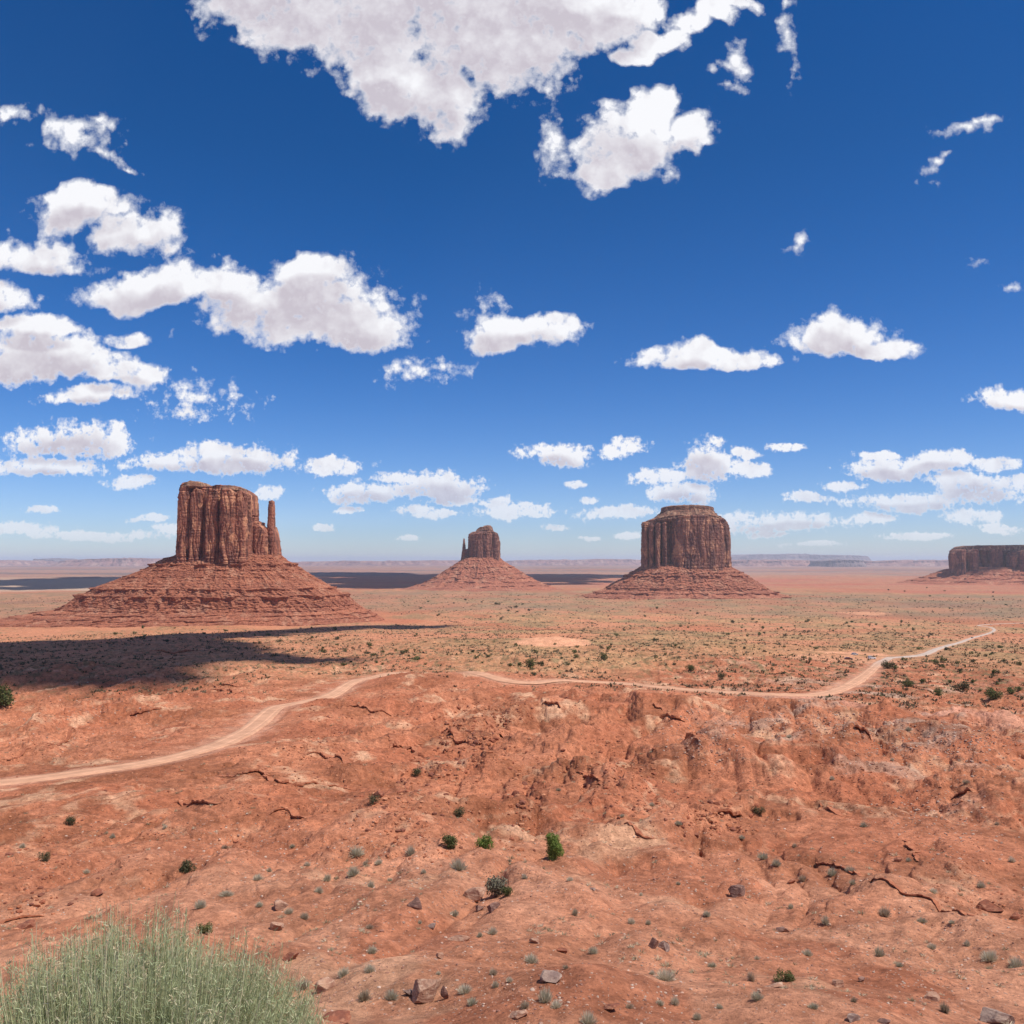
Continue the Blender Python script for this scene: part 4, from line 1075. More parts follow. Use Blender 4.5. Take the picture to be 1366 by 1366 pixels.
def build_ledges():
    mt = mat_rock('ledge_rock', (0.42, 0.155, 0.080), (0.30, 0.105, 0.058), (0.50, 0.23, 0.125), 0.9)
    for li, (pp, h, lab) in enumerate(LEDGES):
        a = np.array(pp, float); P = pick(a[:, 0], a[:, 1])[:, :2]
        Q = smooth_poly(P, 30)
        L = np.concatenate([[0], np.cumsum(np.hypot(*np.diff(Q, axis=0).T))])
        n = max(20, min(220, int(L[-1] / 0.22))); t = np.linspace(0, L[-1], n)
        X = np.interp(t, L, Q[:, 0]); Y = np.interp(t, L, Q[:, 1])
        blk = np.floor(t / (1.2 * h) + 0.6 * pn(t / (2 * h), t * 0 + li)); hb = np.array([np.random.default_rng(int(b) + 50 * li + 1000).random() for b in blk])
        jit = 0.4 * h * (hb - .5) + .2 * h * pn(t / (.5 * h), t * 0 + li)
        X = X + 0.5 * h * pn(t / (3 * h), t * 0 + 3 + li); 
        dx, dy = np.gradient(X), np.gradient(Y); ll = np.hypot(dx, dy) + 1e-9
        nx, ny = dy / ll, -dx / ll
        sgn = np.where(nx * (-X) + ny * (-Y) > 0, 1, -1); nx, ny = nx * sgn, ny * sgn
        taper = np.clip(np.minimum(t, L[-1] - t) / (0.16 * L[-1]), 0.08, 1)
        hh = h * taper * (0.55 + 0.7 * hb)
        z0 = ground(X, Y)
        sec = [(-2.4, -.6), (-1.2, .05), (-.6, .28), (0.0, .45), (.22, .50), (.25, .25), (.05, .12), (-.5, .02), (-.6, -.9)]
        S = []
        for k, (u, w) in enumerate(sec):
            o_ = u * h + (jit if -1 < u else 0) * (1 if k < 6 else .5)
            zz = w * hh + 0.10 * h * pn(t / (.35 * h), t * 0 + k * 3.3) * (k < 7)
            zg = z0 if u > -.65 else np.minimum(ground(X + nx * o_, Y + ny * o_), z0 + .3 * h)
            S.append(np.stack([X + nx * o_, Y + ny * o_, zg + zz], 1))
        S = np.stack(S, 1); m_ = len(sec)
        V = S.reshape(-1, 3)
        i = np.arange(n - 1)[:, None]; j = np.arange(m_ - 1)[None, :]
        q = np.stack([i * m_ + j, i * m_ + j + 1, (i + 1) * m_ + j + 1, (i + 1) * m_ + j], -1).reshape(-1, 4)
        org = np.array([X[n // 2], Y[n // 2], z0[n // 2]])
        me = np_mesh('rock_ledge', V - org, q, None, False)
        tag(obj('rock_ledge', me, mt, loc=org), lab, 'rock ledge')
        LAND.append((a[:, 0].mean(), a[:, 1].mean(), lab))
build_ledges()

# ------------------------------------------------------------------ plants
def blades(n, seed, spread, hgt, wid, up=0.35, seg=3, root=0.12, bend=.35):
    """a dome of narrow blades growing out of one root"""
    r = np.random.default_rng(seed)
    th = r.uniform(0, 2 * pi, n); el = np.arccos(r.uniform(0, 1, n) ** 0.8)
    R = r.uniform(.65, 1.05, n)
    tip = np.stack([np.cos(th) * np.sin(el) * spread, np.sin(th) * np.sin(el) * spread, (np.cos(el) * .85 + .15) * hgt], 1) * R[:, None]
    b = np.stack([tip[:, 0] * root, tip[:, 1] * root, np.zeros(n)], 1)
    mid = (b + tip) * .5 + np.stack([tip[:, 0] * .18, tip[:, 1] * .18, -tip[:, 2] * .1], 1)
    ts = np.linspace(0.15, 1, seg + 1)
    side = r.normal(size=(n, 3)); side /= np.linalg.norm(side, axis=1)[:, None]
    V = []
    for k, t in enumerate(ts):
        c = (1 - t) ** 2 * b + 2 * t * (1 - t) * mid + t * t * tip
        w = wid * (1.0 - 0.75 * t)
        V += [c - side * w, c + side * w]
    V = np.stack(V, 1); m_ = V.shape[1]
    base = (np.arange(n) * m_)[:, None, None]
    q = np.array([[2 * k, 2 * k + 1, 2 * k + 3, 2 * k + 2] for k in range(seg)])[None]
    return V.reshape(-1, 3), (base + q).reshape(-1, 4)
def leaf_cloud(n, seed, lumps, size):
    """leaf sprays spread through the lumps of a crown"""
    r = np.random.default_rng(seed)
    w = np.array([l[3] ** 2 for l in lumps]); k = r.choice(len(lumps), n, p=w / w.sum())
    L = np.array(lumps)[k]
    d = r.normal(size=(n, 3)); d /= np.linalg.norm(d, axis=1)[:, None]
    rad = L[:, 3] * r.uniform(.35, 1.08, n) ** .6
    P = L[:, :3] + d * rad[:, None]
    nrm = d + 0.7 * r.normal(size=(n, 3)); nrm /= np.linalg.norm(nrm, axis=1)[:, None]
    u = np.cross(nrm, r.normal(size=(n, 3))); u /= np.linalg.norm(u, axis=1)[:, None]; v = np.cross(nrm, u)
    s = size * r.uniform(.6, 1.4, n)[:, None]
    V = np.stack([P - u * s * .5, P + v * s * .35, P + u * s * .6, P - v * s * .35], 1)
    return V.reshape(-1, 3), (np.arange(n) * 4)[:, None] + np.arange(4)[None]
def tube(P, R, ns=7):
    P = np.array(P, float); V = []
    for k in range(len(P)):
        d = P[min(k + 1, len(P) - 1)] - P[max(k - 1, 0)]; d /= np.linalg.norm(d) + 1e-9
        a = np.cross(d, (0.3, 1, 0.1)); a /= np.linalg.norm(a); b = np.cross(d, a)
        for j in range(ns):
            V.append(P[k] + R[k] * (a * cos(2 * pi * j / ns) + b * sin(2 * pi * j / ns)))
    q = [[k * ns + j, k * ns + (j + 1) % ns, (k + 1) * ns + (j + 1) % ns, (k + 1) * ns + j] for k in range(len(P) - 1) for j in range(ns)]
    return np.array(V), np.array(q)
def joinq(L):
    V = []; Q = []; o = 0
    for v, q in L: V.append(v); Q.append(q + o); o += len(v)
    return np.vstack(V), np.vstack(Q)
ML_sage = mat_leaf('leaf_sage', (0.42, 0.39, 0.28), (0.62, 0.57, 0.43), (0.62, 0.50, 0.36))
ML_dry = mat_leaf('leaf_dry', (0.34, 0.26, 0.17), (0.50, 0.42, 0.31))
ML_jun = mat_leaf('leaf_juniper', (0.075, 0.095, 0.035), (0.16, 0.17, 0.06), (0.22, 0.19, 0.08))
ML_grn = mat_leaf('leaf_green', (0.09, 0.15, 0.03), (0.20, 0.26, 0.06))
ML_dark = mat_leaf('leaf_dark_bush', (0.06, 0.07, 0.035), (0.13, 0.125, 0.06), (0.2, 0.15, 0.09))
M_bark = mat_plain('bark', (0.16, 0.10, 0.07), 0.95, 0, .1)

# the lone green juniper in the middle of the near slope
p = pick(740, 1146)[0]; mpp = p[1] / F; H = 34 * mpp
jr = empty('juniper', p)
tag(jr, 'lone bright green juniper standing on the open sandy slope at centre', 'tree')
r_ = np.random.default_rng(5)
lumps = [(r_.normal() * .13 * H, r_.normal() * .13 * H, zz * H, (0.22 - .10 * abs(zz - .35)) * H) for zz in np.linspace(.18, .86, 16)]
lumps += [(.22 * H, 0, .25 * H, .16 * H), (-.2 * H, .05 * H, .3 * H, .15 * H), (.15 * H, -.1 * H, .52 * H, .15 * H)]
V, q = leaf_cloud(5200, 3, lumps, .045 * H)
obj('crown', np_mesh('crown', V, q, None, False), ML_grn, jr)
tb = [tube([(0, 0, -.1), (.02, .02, .2 * H), (-.02, 0, .5 * H), (.03, 0, .8 * H)], [.05 * H, .04 * H, .025 * H, .01 * H])]
for k in range(7):
    a = k * .9; tb.append(tube([(0, 0, (.15 + .08 * k) * H), (cos(a) * .12 * H, sin(a) * .12 * H, (.22 + .08 * k) * H), (cos(a) * .22 * H, sin(a) * .22 * H, (.30 + .08 * k) * H)], [.018 * H, .012 * H, .004 * H], 5))
V, q = joinq(tb); obj('trunk', np_mesh('trunk', V, q), M_bark, jr)
LAND.append((740, 1130, 'lone bright green juniper'))

def bush(px, py, w, h, mat, name, lab, cat, seed, n=1500):
    p = pick(px, py)[0]; mpp = p[1] / F; W, Hh = w * mpp / 2, h * mpp
    r = np.random.default_rng(seed)
    lm = [(r.uniform(-.65, .65) * W, r.uniform(-.4, .4) * W, r.uniform(.2, .7) * Hh, .38 * Hh) for _ in range(9)]
    V, q = leaf_cloud(n, seed, lm, .10 * Hh)
    ro = empty(name, p)
    tag(ro, lab, cat)
    obj('foliage', np_mesh('foliage', V, q, None, False), mat, ro)
    st = [tube([(0, 0, -.05), (lm[k][0] * .5, lm[k][1] * .5, .25 * Hh), (lm[k][0], lm[k][1], .6 * Hh)], [.03 * Hh, .02 * Hh, .006 * Hh], 5) for k in range(9)]
    V, q = joinq(st); obj('stem', np_mesh('stem', V, q), M_bark, ro)
    LAND.append((px, py - h / 2, lab))
bush(599, 1131, 17, 17, ML_jun, 'bush', 'round dark green bush left of the lone juniper', 'bush', 21)
bush(646, 1131, 32, 17, ML_grn, 'bush', 'wide low green bush just left of the lone juniper', 'bush', 22)
ML_twig = mat_leaf('leaf_twiggy', (0.16, 0.145, 0.10), (0.30, 0.27, 0.19))
bush(663, 1194, 25, 24, ML_twig, 'bush', 'round twiggy grey bush right of the tan slab boulder', 'bush', 23, 1800)
bush(676, 1195, 14, 13, ML_jun, 'bush', 'small olive bush against the right of the round twiggy grey bush', 'bush', 24, 900)
bush(250, 1163, 20, 15, ML_dark, 'bush', 'dark bush on the smooth red hillside above the big green bush', 'bush', 25)
bush(271, 1245, 26, 13, ML_jun, 'bush', 'low olive bush just behind the top right of the big bush', 'bush', 26)
bush(1046, 1309, 30, 15, ML_jun, 'bush', 'low dark olive bush above a flat thin slab near bottom right', 'bush', 27)
bush(613, 1090, 12, 14, ML_dark, 'bush', 'small dark bush above the two green bushes', 'bush', 28, 700)
bush(499, 1072, 13, 12, ML_dark, 'bush', 'small dark green bush in the left rubble chute', 'bush', 29, 700)
bush(555, 1036, 14, 12, ML_dark, 'bush', 'grey green bush under the curving ledge of the left chute', 'bush', 30, 700)
bush(1326, 933, 22, 13, ML_jun, 'bush', 'biggest dark juniper bush on the sandy flat at the right edge', 'bush', 31, 1500)
bush(1184, 892, 20, 11, ML_dark, 'bush', 'wide grey bush beside the bend of the road on the right', 'bush', 32, 1200)
bush(1212, 916, 12, 11, ML_jun, 'bush', 'dark juniper bush on the orange flat right of the road bend', 'bush', 33, 900)
bush(1285, 922, 15, 14, ML_dark, 'bush', 'tall grey green bush left of the biggest juniper bush', 'bush', 34, 900)
bush(1251, 928, 9, 11, ML_jun, 'bush', 'slim dark juniper bush midway between road bend and right edge', 'bush', 35, 700)
bush(1349, 926, 12, 10, ML_jun, 'bush', 'dark juniper bush right of the biggest one, at the edge', 'bush', 36, 700)
bush(3, 940, 28, 26, ML_jun, 'juniper', 'very dark juniper cut off by the left edge above the road', 'bush', 37, 1600)
bush(921, 895, 14, 10, ML_jun, 'bush', 'dark bush on the sand just above the straight road', 'bush', 38, 800)
bush(963, 906, 16, 9, ML_dark, 'bush', 'pale stemmed bush close above the straight road', 'bush', 39, 800)
bush(806, 879, 12, 9, ML_jun, 'bush', 'round green bush right of the orange sand patch', 'bush', 40, 800)
bush(706, 890, 11, 13, ML_jun, 'bush', 'tall dark bush below the orange sand patch', 'bush', 41, 800)
bush(92, 1100, 20, 11, ML_dark, 'bush', 'dark green bush among stones on the left slope below the road', 'bush', 42, 900)
bush(59, 1148, 14, 11, ML_dark, 'bush', 'small dark bush at far left above the big green bush', 'bush', 43, 900)
bush(1012, 1086, 18, 10, ML_dark, 'bush', 'grey green bush right of the dark double hollow ledge', 'bush', 44, 900)

# sage clumps of the near slope
SAGE = [(657,1246,16),(606,1222,16),(709,1284,28),(658,1300,18),(620,1324,24),(661,1317,12),(727,1336,24),(742,1344,20),(486,1334,27),(522,1333,21),(458,1302,20),(493,1297,24),
 (496,1271,18),(493,1239,12),(475,1141,26),(471,1168,18),(548,1141,19),(495,1184,14),(488,1153,12),(505,1153,12),(612,1160,24),(791,1272,16),(888,1308,26),(767,1221,14),(842,1232,11),(865,1233,10),
 (943,1222,17),(1101,1233,17),(1180,1222,24),(1135,1164,16),(1110,1168,15),(1018,1146,17),(1036,1155,13),(1071,1175,16),(1137,1180,12),(1152,1103,12),(1173,1276,18),(1243,1266,13),(1002,1308,16),
 (1010,1334,17),(1077,1274,18),(1320,1281,32),(1356,1290,28),(1139,1337,15),(1200,1289,14),(1245,1191,14),(1212,1149,10),(1309,1184,12),(1289,1045,12),(267,1211,23),(302,1195,19),(346,1209,13),
 (385,1219,15),(406,1226,14),(344,1174,18),(359,1163,9),(437,1175,14),(425,1191,12),(403,1318,24),(165,1345,10),(585,1300,10),(630,1340,16),(785,1366,22),(840,1345,14),(900,1340,18),(950,1290,12),
 (880,1340,14),(870,1300,9),(755,1292,10),(1055,1212,10),(1230,1230,12),(1270,1232,10),(1290,1262,12),(1260,1350,18),(1085,1345,14),(960,1345,14),(760,1175,9),(700,1172,9),(679,1150,8),(565,1165,10),
 (520,1175,10),(410,1155,10),(390,1130,9),(300,1132,9),(220,1105,9),(150,1118,10),(30,1131,10),(115,1165,10),(745,1055,9),(830,1090,8),(870,1075,9),(905,1100,10),(990,1120,9),(1060,1130,9),
 (1110,1040,8),(1053,984,9),(1212,975,9),(1190,1015,8),(1330,1100,9),(1350,1150,10),(560,1232,8),(640,1250,9),(680,1310,12),(700,1345,14),(930,1360,16),(1010,1280,10),(855,1195,8),(905,1180,8)]
base_sage = []
for k in range(5):
    V, q = blades(420, 60 + k, .5, .72, .017, seg=3)
    base_sage.append(np_mesh('sage_clump', V, q, None, False)); base_sage[-1].materials.append(ML_sage if k != 3 else ML_dry)
_sp = np.array(SAGE, float); _sg = pick(_sp[:, 0], _sp[:, 1])
seen = set()
def relation(px, py, noun):
    order = sorted(LAND, key=lambda l: math.hypot(l[0] - px, (l[1] - py) * 1.3))
    for l in order[:30]:
        dx, dy = px - l[0], py - l[1]
        if abs(dx) > 1.6 * abs(dy): d = 'right of' if dx > 0 else 'left of'
        elif abs(dy) > 1.6 * abs(dx): d = 'below' if dy > 0 else 'above'
        else: d = ('below right of' if dx > 0 else 'below left of') if dy > 0 else ('above right of' if dx > 0 else 'above left of')
        n = l[2].split(',')[0].split(' ')
        n = ' '.join(n[:7]); 
        for cut in (' on', ' at', ' of', ' the', ' with', ' a', ' in', ' to', ' left', ' right', ' and', ' just', ' from', ' its', ' where', ' across', ' down', ' into', ' long', ' under', ' above', ' below', ' beside', ' next', ' against', ' between', ' touching', ' running', ' out', ' near', ' lying', ' leaning', ' standing', ' low', ' most', ' black', ' dark', ' big', ' bare', ' side'):
            while n.endswith(cut): n = n[:-len(cut)]
        lab = f"{noun} {d} the {n}"
        if lab not in seen:
            seen.add(lab); return lab
    return noun
for k, (px, py, w) in enumerate(SAGE):
    g = _sg[k]; s_ = w * g[1] / F / 1.0
    o = bpy.data.objects.new('sage_clump', base_sage[k % 5]); C.objects.link(o)
    o.location = (g[0], g[1], g[2] - 0.02 * s_); o.rotation_euler = (0, 0, k * 1.7); o.scale = (s_ * random.uniform(.75, 1.35), s_ * random.uniform(.7, 1.2), s_ * random.uniform(.6, 1.15))
    size = 'large' if w >= 20 else ('medium' if w >= 13 else 'small')
    nn = f"{size} pale dry tuft" if k % 5 == 3 else f"{size} grey-green sage clump"
    tag(o, relation(px, py, nn), 'shrub', 'sage clumps on the near slope')

# junipers and bushes dotting the flats beyond the road: (x, y, half w, half h, count, px min, px max, where)
base_jun = []
for k in range(6):
    r = np.random.default_rng(80 + k)
    lm = [(r.uniform(-.4, .4), r.uniform(-.4, .4), r.uniform(.2, .6), .30) for _ in range(7)]
    V, q = leaf_cloud(260, 80 + k, lm, .16)
    me = np_mesh('juniper_bush', V, q, None, False); me.materials.append(ML_jun if k % 3 else ML_dark); base_jun.append(me)
FLATS = [(500,865,70,24,26,4,8,'dark juniper bush on the sandy flat above the left road','junipers above the left road'),
 (720,885,90,26,28,4,9,'dark juniper bush on the flat between the orange sand and the road','junipers around the orange sand'),
 (860,870,70,22,12,4,8,'dark juniper bush on the flat above the straight road','junipers above the straight road'),
 (1060,838,90,12,30,3,6,'small dark juniper on the scrubby rise left of the parked cars','junipers on the scrubby rise'),
 (1180,842,70,12,26,3,6,'small dark juniper on the plain before the winding road','junipers before the winding road'),
 (1040,885,60,22,16,3,7,'dark bush on the sandy slope left of the parked cars','bushes left of the parked cars'),
 (1280,895,90,34,46,4,9,'dark juniper bush on the orange flat at the right','junipers on the right-hand flat'),
 (300,850,160,12,30,3,6,'dark juniper bush in the cloud shadow on the left','junipers in the cloud shadow'),
 (180,822,180,6,12,3,5,'small bush on the red apron below the spired butte','bushes below the spired butte'),
 (640,815,90,16,20,3,5,'tiny dark bush on the plain below the narrow butte','bushes on the middle plain'),
 (900,830,110,18,16,3,5,'tiny dark bush on the plain below the domed butte','bushes below the domed butte'),
 (1270,800,90,16,14,2.5,4,'tiny dark bush on the grey-green plain at the right','bushes on the far right plain')]
for (cx, cy, ax, ay, n, a, b, lab, grp) in FLATS:
    x = cx + rng.uniform(-1, 1, n) * ax; y = cy + rng.uniform(-1, 1, n) * ay
    G = pick(x, y, 6000); rd = dist_poly(G[:, 0], G[:, 1], ROADS[::3])
    for k in range(n):
        if rd[k] < 8 or G[k, 1] > 5000: continue
        s_ = (a + (b - a) * random.random() ** 1.6) * G[k, 1] / F * .85
        o = bpy.data.objects.new('juniper_bush', base_jun[random.randrange(6)]); C.objects.link(o)
        o.location = (G[k, 0], G[k, 1], G[k, 2] - .03 * s_); o.rotation_euler = (0, 0, random.uniform(0, 6)); o.scale = (s_ * random.uniform(.9, 1.4), s_, s_ * random.uniform(.75, 1.15))
        tag(o, lab, 'bush', grp)

# low scrub covering the flats
def build_scrub():
    n = 90000
    d = np.exp(rng.uniform(math.log(330), math.log(3600), n)); az = rng.uniform(-.62, .62, n)
    x = d * np.sin(az); y = d * np.cos(az)
    dens = fbm(x / 60, y / 90, 4, seed=26) + 0.25
    dens = np.where(d < 480, dens - (480 - d) / 300 + 0.5 * (x / d > .2), dens)
    ok = (dens > rng.uniform(-.5, .7, n)) & (dist_poly(x, y, ROADS[::3]) > 7) & (dist_poly(x, y, TRACK) > 10) & ~in_butte(x, y)
    for (cx, cy, ax, ay) in [(740, 859, 33, 42), (1140, 872, 26, 30)]:
        p = hit(cx, cy, base_z)[0]; ok &= (((x - p[0]) / ax) ** 2 + ((y - p[1]) / ay) ** 2) > 1
    x, y, d = x[ok], y[ok], d[ok]; n = len(x)
    s = (.3 + 1.5 * rng.random(n) ** 4) * np.interp(d, [330, 900, 3500], [1.3, 2.1, 4.2])
    bases = []
    for k in range(5):
        V, q = blades(7, 400 + k, .75, .8, .20, seg=1, root=.3)
        bases.append((V, np.vstack([q[:, [0, 1, 2]], q[:, [0, 2, 3]]])))
    pal = np.array([(.11, .095, .05), (.17, .14, .085), (.08, .075, .04), (.26, .20, .12), (.19, .14, .09)])
    col = pal[rng.integers(0, 5, n)] * rng.uniform(.8, 1.2, (n, 1))
    m, T, b = new_mat('scrub')
    T.put(b.inputs['Base Color'], T.n('ShaderNodeAttribute', attribute_name='Col').outputs['Color'])
    scatter_mesh('desert_scrub', bases, np.stack([x, y, ground(x, y)], 1), np.stack([s, s, s * .8], 1), rng.uniform(0, 6, n), col, m)
build_scrub()
# dry grass tufts thinly spread over the near slope
def build_dry_grass():
    n = 11000
    d = np.exp(rng.uniform(math.log(28), math.log(340), n)); az = rng.uniform(-.58, .58, n)
    x = d * np.sin(az); y = d * np.cos(az)
    ok = (fbm(x / 14, y / 14, 3, seed=55) > rng.uniform(-.2, .8, n)) & (dist_poly(x, y, ROADS[::3]) > 7)
    x, y, d = x[ok], y[ok], d[ok]; n = len(x)
    s = (.10 + .42 * rng.random(n) ** 3) * np.interp(d, [28, 100, 340], [.9, 1.4, 2.4])
    bases = []
    for k in range(5):
        V, q = blades(26, 500 + k, .8, .8, .05, seg=1, root=.2)
        bases.append((V, np.vstack([q[:, [0, 1, 2]], q[:, [0, 2, 3]]])))
    pal = np.array([(.36, .31, .20), (.48, .40, .27), (.27, .24, .15), (.56, .47, .33)])
    col = pal[rng.integers(0, 4, n)]
    m = bpy.data.materials['scrub']
    scatter_mesh('dry_grass', bases, np.stack([x, y, ground(x, y)], 1), np.stack([s, s, s * .7], 1), rng.uniform(0, 6, n), col, m)
build_dry_grass()

# ------------------------------------------------------------------ the big bush in front, lower left
def build_front_bush():
    cx, cy = -1.07, 2.45; gz = CAMZ - 1.6
    ro = empty('rabbitbrush', (cx, cy, gz))
    tag(ro, 'large grey-green feathery bush filling the lower left corner', 'bush')
    r = np.random.default_rng(9)
    def curve_set(n, Rm, Hm, jitter, w0, w1, t0, seg, extra=0.0, lean=0.0):
        nc = 300; rc = np.random.default_rng(77); cr = .61 * np.sqrt(rc.uniform(0, 1, nc)); ct_ = rc.uniform(0, 2 * pi, nc); chh = rc.uniform(.80, 1.04, nc)
        kk = r.integers(0, nc, n); gx = cr[kk] * np.cos(ct_[kk]) + r.normal(size=n) * .017; gy = cr[kk] * np.sin(ct_[kk]) + r.normal(size=n) * .017
        rho = np.minimum(np.hypot(gx, gy), Rm * 1.02); th = np.arctan2(gy, gx)
        prof = np.sqrt(np.clip(1 - (rho / (Rm * 1.03)) ** 2, 0.02, 1))
        lump = 1 + 0.10 * pn(rho * np.cos(th) * 9 + 3, rho * np.sin(th) * 9) + .06 * pn(rho * np.cos(th) * 24, rho * np.sin(th) * 24 + 7)
        h = Hm * prof * lump * chh[kk] * r.uniform(1 - jitter, 1.0, n) + extra * r.uniform(.2, 1, n)
        tip = np.stack([rho * np.cos(th), rho * np.sin(th), h], 1)
        tip[:, :2] += r.normal(size=(n, 2)) * .022
        b = np.stack([rho * np.cos(th) * .12, rho * np.sin(th) * .12, np.zeros(n)], 1)
        mid = np.stack([tip[:, 0] * .95 + r.normal(size=n) * .02, tip[:, 1] * .95 + r.normal(size=n) * .02, h * .45], 1)
        side = r.normal(size=(n, 3)) * np.array([1, 1, .25]); side /= np.linalg.norm(side, axis=1)[:, None]
        V = []
        cen = []
        for k, t in enumerate(np.linspace(t0, 1, seg + 1)):
            c = (1 - t) ** 2 * b + 2 * t * (1 - t) * mid + t * t * tip
            u = (t - t0) / (1 - t0); w = w0 + (w1 - w0) * u
            V += [c - side * w, c + side * w]; cen.append(c)
        V = np.stack(V, 1); q = (np.arange(n) * V.shape[1])[:, None, None] + np.array([[2 * k, 2 * k + 1, 2 * k + 3, 2 * k + 2] for k in range(seg)])[None]
        return V.reshape(-1, 3), q.reshape(-1, 4), np.stack(cen, 1)
    V, q, cen = curve_set(14000, .61, .64, .36, .0009, .0005, .35, 4)
    obj('stem', np_mesh('stem', V, q, None, False), mat_leaf('brush_stem', (0.26, 0.30, 0.14), (0.54, 0.55, 0.31), (0.62, 0.55, 0.35)), ro)
    # narrow leaves up the stems
    n = len(cen); LV = []; 
    for rep_ in range(8):
        k = r.integers(1, 4, n); f = r.uniform(0, 1, n)[:, None]
        c0 = cen[np.arange(n), k] * (1 - f) + cen[np.arange(n), k + 1] * f if True else 0
        d = r.normal(size=(n, 3)) * .75 + np.array([0, 0, 1.0]); d /= np.linalg.norm(d, axis=1)[:, None]
        L = r.uniform(.010, .028, n)[:, None]; s_ = np.cross(d, r.normal(size=(n, 3))); s_ /= np.linalg.norm(s_, axis=1)[:, None]
        LV.append(np.stack([c0 - s_ * .0003, c0 + d * L * .45 - s_ * .0011, c0 + d * L, c0 + d * L * .45 + s_ * .0011], 1))
    LV = np.concatenate(LV).reshape(-1, 3)
    obj('foliage', np_mesh('foliage', LV, np.arange(len(LV)).reshape(-1, 4), None, False), mat_leaf('brush_leaf', (0.26, 0.32, 0.16), (0.60, 0.63, 0.38), (0.68, 0.61, 0.40)), ro)
    V, q, _ = curve_set(420, .55, .60, .12, .0009, .0006, .55, 4, extra=.09)
    st = obj('flower_stalk', np_mesh('flower_stalk', V, q, None, False), mat_leaf('brush_straw', (0.44, 0.38, 0.22), (0.58, 0.50, 0.33)), ro)
    tag(st, kind='stuff')
    # faded flower heads: little tufts of bristles at some tips
    m_ = 260; V, q, cen = curve_set(m_, .60, .62, .12, .001, .001, .9, 1)
    HV = []
    for k in range(m_):
        c = cen[k, -1]
        for j in range(14):
            d = r.normal(size=3) + np.array([0, 0, .9]); d /= np.linalg.norm(d); s_ = np.cross(d, r.normal(size=3)); s_ /= np.linalg.norm(s_)
            L = r.uniform(.006, .013)
            HV += [c - s_ * .001, c + d * L - s_ * .0012, c + d * L * 1.15, c + d * L + s_ * .0012]
    HV = np.array(HV)
    fh = obj('flower_head', np_mesh('flower_head', HV, np.arange(len(HV)).reshape(-1, 4), None, False), mat_leaf('brush_flower', (0.55, 0.47, 0.28), (0.68, 0.58, 0.38)), ro)
    tag(fh, kind='stuff')
build_front_bush()

# ------------------------------------------------------------------ cars
M_glass = mat_plain('car_glass', (0.02, 0.025, 0.03), 0.08, 0, .8)
M_tyre = mat_plain('tyre', (0.02, 0.02, 0.02), 0.8, 0, .2)
M_rim = mat_plain('rim', (0.45, 0.45, 0.46), 0.3, .9, .5)
M_lamp = mat_plain('lamp_lens', (0.6, 0.58, 0.55), 0.1, 0, .8)
def car(px, py, heading, paint, lab, suv=True):
    g = pick(px, py)[0]
    ro = empty('parked_car', g); ro.rotation_euler = (0, 0, heading)
    tag(ro, lab, 'car')
    # side outline (length, height) of the lower body and the cabin, lofted across the width
    body = [(-2.35, .38), (-2.38, .75), (-2.25, 1.0), (-1.2, 1.06), (1.0, 1.06), (1.9, .96), (2.3, .82), (2.36, .5), (2.3, .3), (1.85, .28), (-1.9, .28)]
    def loft(out, ws, nm, mat, bev=None):
        n = len(out); V = []
        for (y, sx, sz) in ws:
            for (a, b) in out: V.append((a * sx, y, b * 1.0 if sz == 1 else .3 + (b - .3) * sz))
        Q = [[k * n + j, k * n + (j + 1) % n, (k + 1) * n + (j + 1) % n, (k + 1) * n + j] for k in range(len(ws) - 1) for j in range(n)]
        me = bpy.data.meshes.new(nm)
        me.from_pydata(V, [], Q + [list(range(n))[::-1], [(len(ws) - 1) * n + j for j in range(n)]])
        return obj(nm, me, mat, ro)
    loft(body, [(-.93, .96, .93), (-.88, .99, .985), (-.7, 1, 1), (.7, 1, 1), (.88, .99, .985), (.93, .96, .93)], 'body', paint)
    top = 1.78 if suv else 1.48
    back = -2.15 if suv else -1.75
    cab = [(back, 1.03), (back + .18, top - .12), (back + .4, top), (.25, top), (.55, top - .06), (1.25, 1.03)]
    loft(cab, [(-.80, .97, 1), (-.62, .95, 1), (.62, .95, 1), (.80, .97, 1)][0:0] or [(-.78, 1, 1), (.78, 1, 1)], 'window', M_glass)
    rf = [(back + .16, top - .10), (back + .38, top + .02), (.25, top + .02), (.5, top - .03), (.45, top - .07), (back + .3, top - .11)]
    loft(rf, [(-.80, 1, 1), (.80, 1, 1)], 'roof', paint)
    for sx in (-1.45, 1.45):
        for sy in (-1, 1):
            def disc(rad, w, y0, nm, mat, par):
                V = []; ns = 20
                for yy in (y0, y0 + w * sy):
                    for j in range(ns): V.append((rad * cos(2 * pi * j / ns), yy, rad * sin(2 * pi * j / ns)))
                Q = [[j, (j + 1) % ns, ns + (j + 1) % ns, ns + j] for j in range(ns)]
                me = bpy.data.meshes.new(nm); me.from_pydata(V, [], Q + [list(range(ns))[::-1], [ns + j for j in range(ns)]])
                return obj(nm, me, mat, par)
            wl = disc(.36, .22, .74 * sy, 'wheel', M_tyre, ro); wl.location = (sx, 0, .36)
            disc(.2, .02, .955 * sy, 'rim', M_rim, wl)
    for sy in (-.62, .62):
        me = bpy.data.meshes.new('headlight')
        V = [(2.28 + .1 * (k & 1), sy + .17 * (1 if k & 2 else -1), .72 + .07 * (1 if k & 4 else -1)) for k in range(8)]
        me.from_pydata(V, [], [(0, 1, 3, 2), (4, 6, 7, 5), (0, 4, 5, 1), (2, 3, 7, 6), (0, 2, 6, 4), (1, 5, 7, 3)])
        obj('headlight', me, M_lamp, ro)
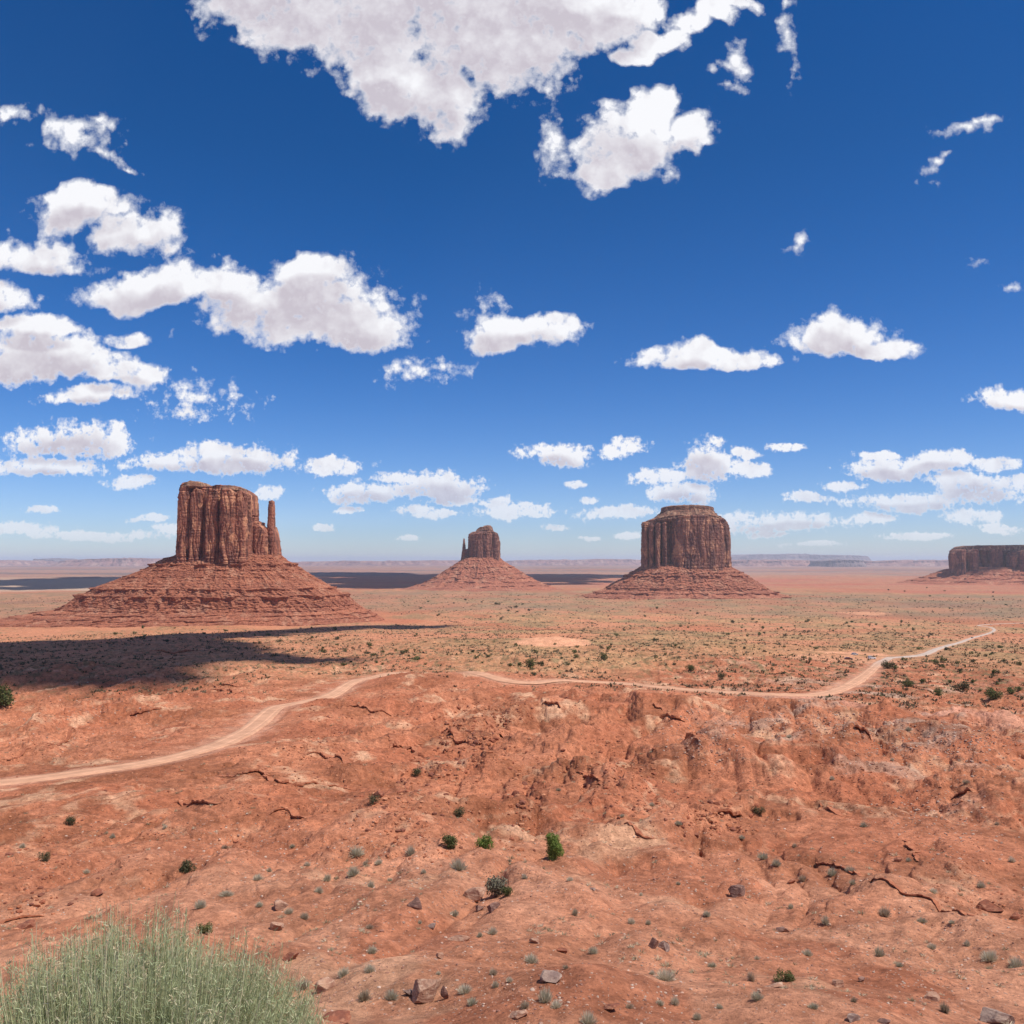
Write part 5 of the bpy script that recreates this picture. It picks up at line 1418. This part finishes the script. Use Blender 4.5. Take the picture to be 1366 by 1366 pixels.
P_white = mat_plain('paint_white', (0.78, 0.78, 0.78), .25, 0, .6)
P_silver = mat_plain('paint_silver', (0.55, 0.55, 0.57), .25, .5, .6)
P_maroon = mat_plain('paint_maroon', (0.12, 0.035, 0.03), .25, 0, .6)
P_grey = mat_plain('paint_grey', (0.28, 0.29, 0.32), .25, .4, .6)
car(1163, 879, 0.15, P_white, 'white car parked beside the bend of the dirt road')
car(1140, 874, 0.5, P_silver, 'silver car parked on the orange sand left of the white one', False)
car(1132, 880, -0.1, P_maroon, 'dark maroon car parked nearest to the viewer by the road bend', False)
car(1297, 851.5, 0.7, P_grey, 'grey car driving on the far winding road at the right')

# ------------------------------------------------------------------ clouds overhead that throw the shadows
M_cl, T_, b_ = new_mat('cloud_white')
b_.inputs['Base Color'].default_value = (0.9, 0.9, 0.92, 1)
def cloud(poly, zc, thick, n, seed, lab):
    """puffs filling an outline on the ground, carried up along the sun's direction"""
    P = hit([q[0] for q in poly], [q[1] for q in poly], base_z, 30000)[:, :2]
    r = np.random.default_rng(seed); lo, hi = P.min(0), P.max(0); pts = []
    def inside(x, y):
        c = False; j = len(P) - 1
        for i in range(len(P)):
            if (P[i, 1] > y) != (P[j, 1] > y) and x < (P[j, 0] - P[i, 0]) * (y - P[i, 1]) / (P[j, 1] - P[i, 1]) + P[i, 0]: c = not c
            j = i
        return c
    size = math.sqrt((hi[0] - lo[0]) * (hi[1] - lo[1]) / n)
    while len(pts) < n:
        x, y = r.uniform(lo[0], hi[0]), r.uniform(lo[1], hi[1])
        if inside(x, y): pts.append((x, y))
    pts = np.array(pts); V0, F0 = ICO[2]
    VV = []; FF = []
    cen = pts.mean(0); k = zc / SUNV[2]; org = np.array([cen[0] + SUNV[0] * k, cen[1] + SUNV[1] * k, zc])
    for i, (x, y) in enumerate(pts):
        s = size * r.uniform(.5, 1.05)
        v = V0 * (1 + .18 * pn(V0[:, 0] * 2 + i, V0[:, 1] * 2 + V0[:, 2]))[:, None] * np.array([s, s, min(s * .8, thick)])
        v[:, 2] = np.where(v[:, 2] < 0, v[:, 2] * .35, v[:, 2])
        VV.append(v + np.array([x - cen[0], y - cen[1], r.uniform(0, thick * .5)])); FF.append(F0 + i * len(V0))
    o = obj('cloud', np_mesh('cloud', np.vstack(VV), None, np.vstack(FF), True), M_cl, loc=org)
    tag(o, lab, 'cloud')
cloud([(-160,852),(0,858),(90,855),(170,851),(250,846),(330,842),(420,838),(470,836),(560,835),(620,833),(560,837),(470,840),(400,846),(330,850),(260,856),(270,862),(300,872),(390,876),(350,881),(260,880),(200,882),(150,894),(95,913),(60,907),(0,907),(-160,912)], 2600, 60, 900, 1, 'small white cloud overhead whose shadow lies across the slope on the left')
cloud([(-300,776),(0,775),(100,771),(150,770),(210,771),(150,781),(60,786),(0,783),(-300,786)], 6500, 300, 60, 2, 'high cloud overhead whose shadow lies behind the foot of the spired butte')
cloud([(370,764),(440,763),(560,765),(620,769),(634,778),(604,787),(560,785),(470,780),(400,774)], 6500, 300, 60, 3, 'high cloud overhead whose shadow lies left of the narrow butte')
cloud([(680,768),(740,766),(860,767),(830,771),(790,775),(740,781),(700,776)], 6500, 300, 50, 4, 'high cloud overhead whose shadow lies right of the narrow butte')
cloud([(1266,777.2),(1344,777.2),(1344,778.9),(1266,778.9)], 6500, 120, 60, 5, 'unseen high cloud added overhead to shade the near face of the long mesa')  # out-of-view cloud, added only to darken the cliff face of the mesa
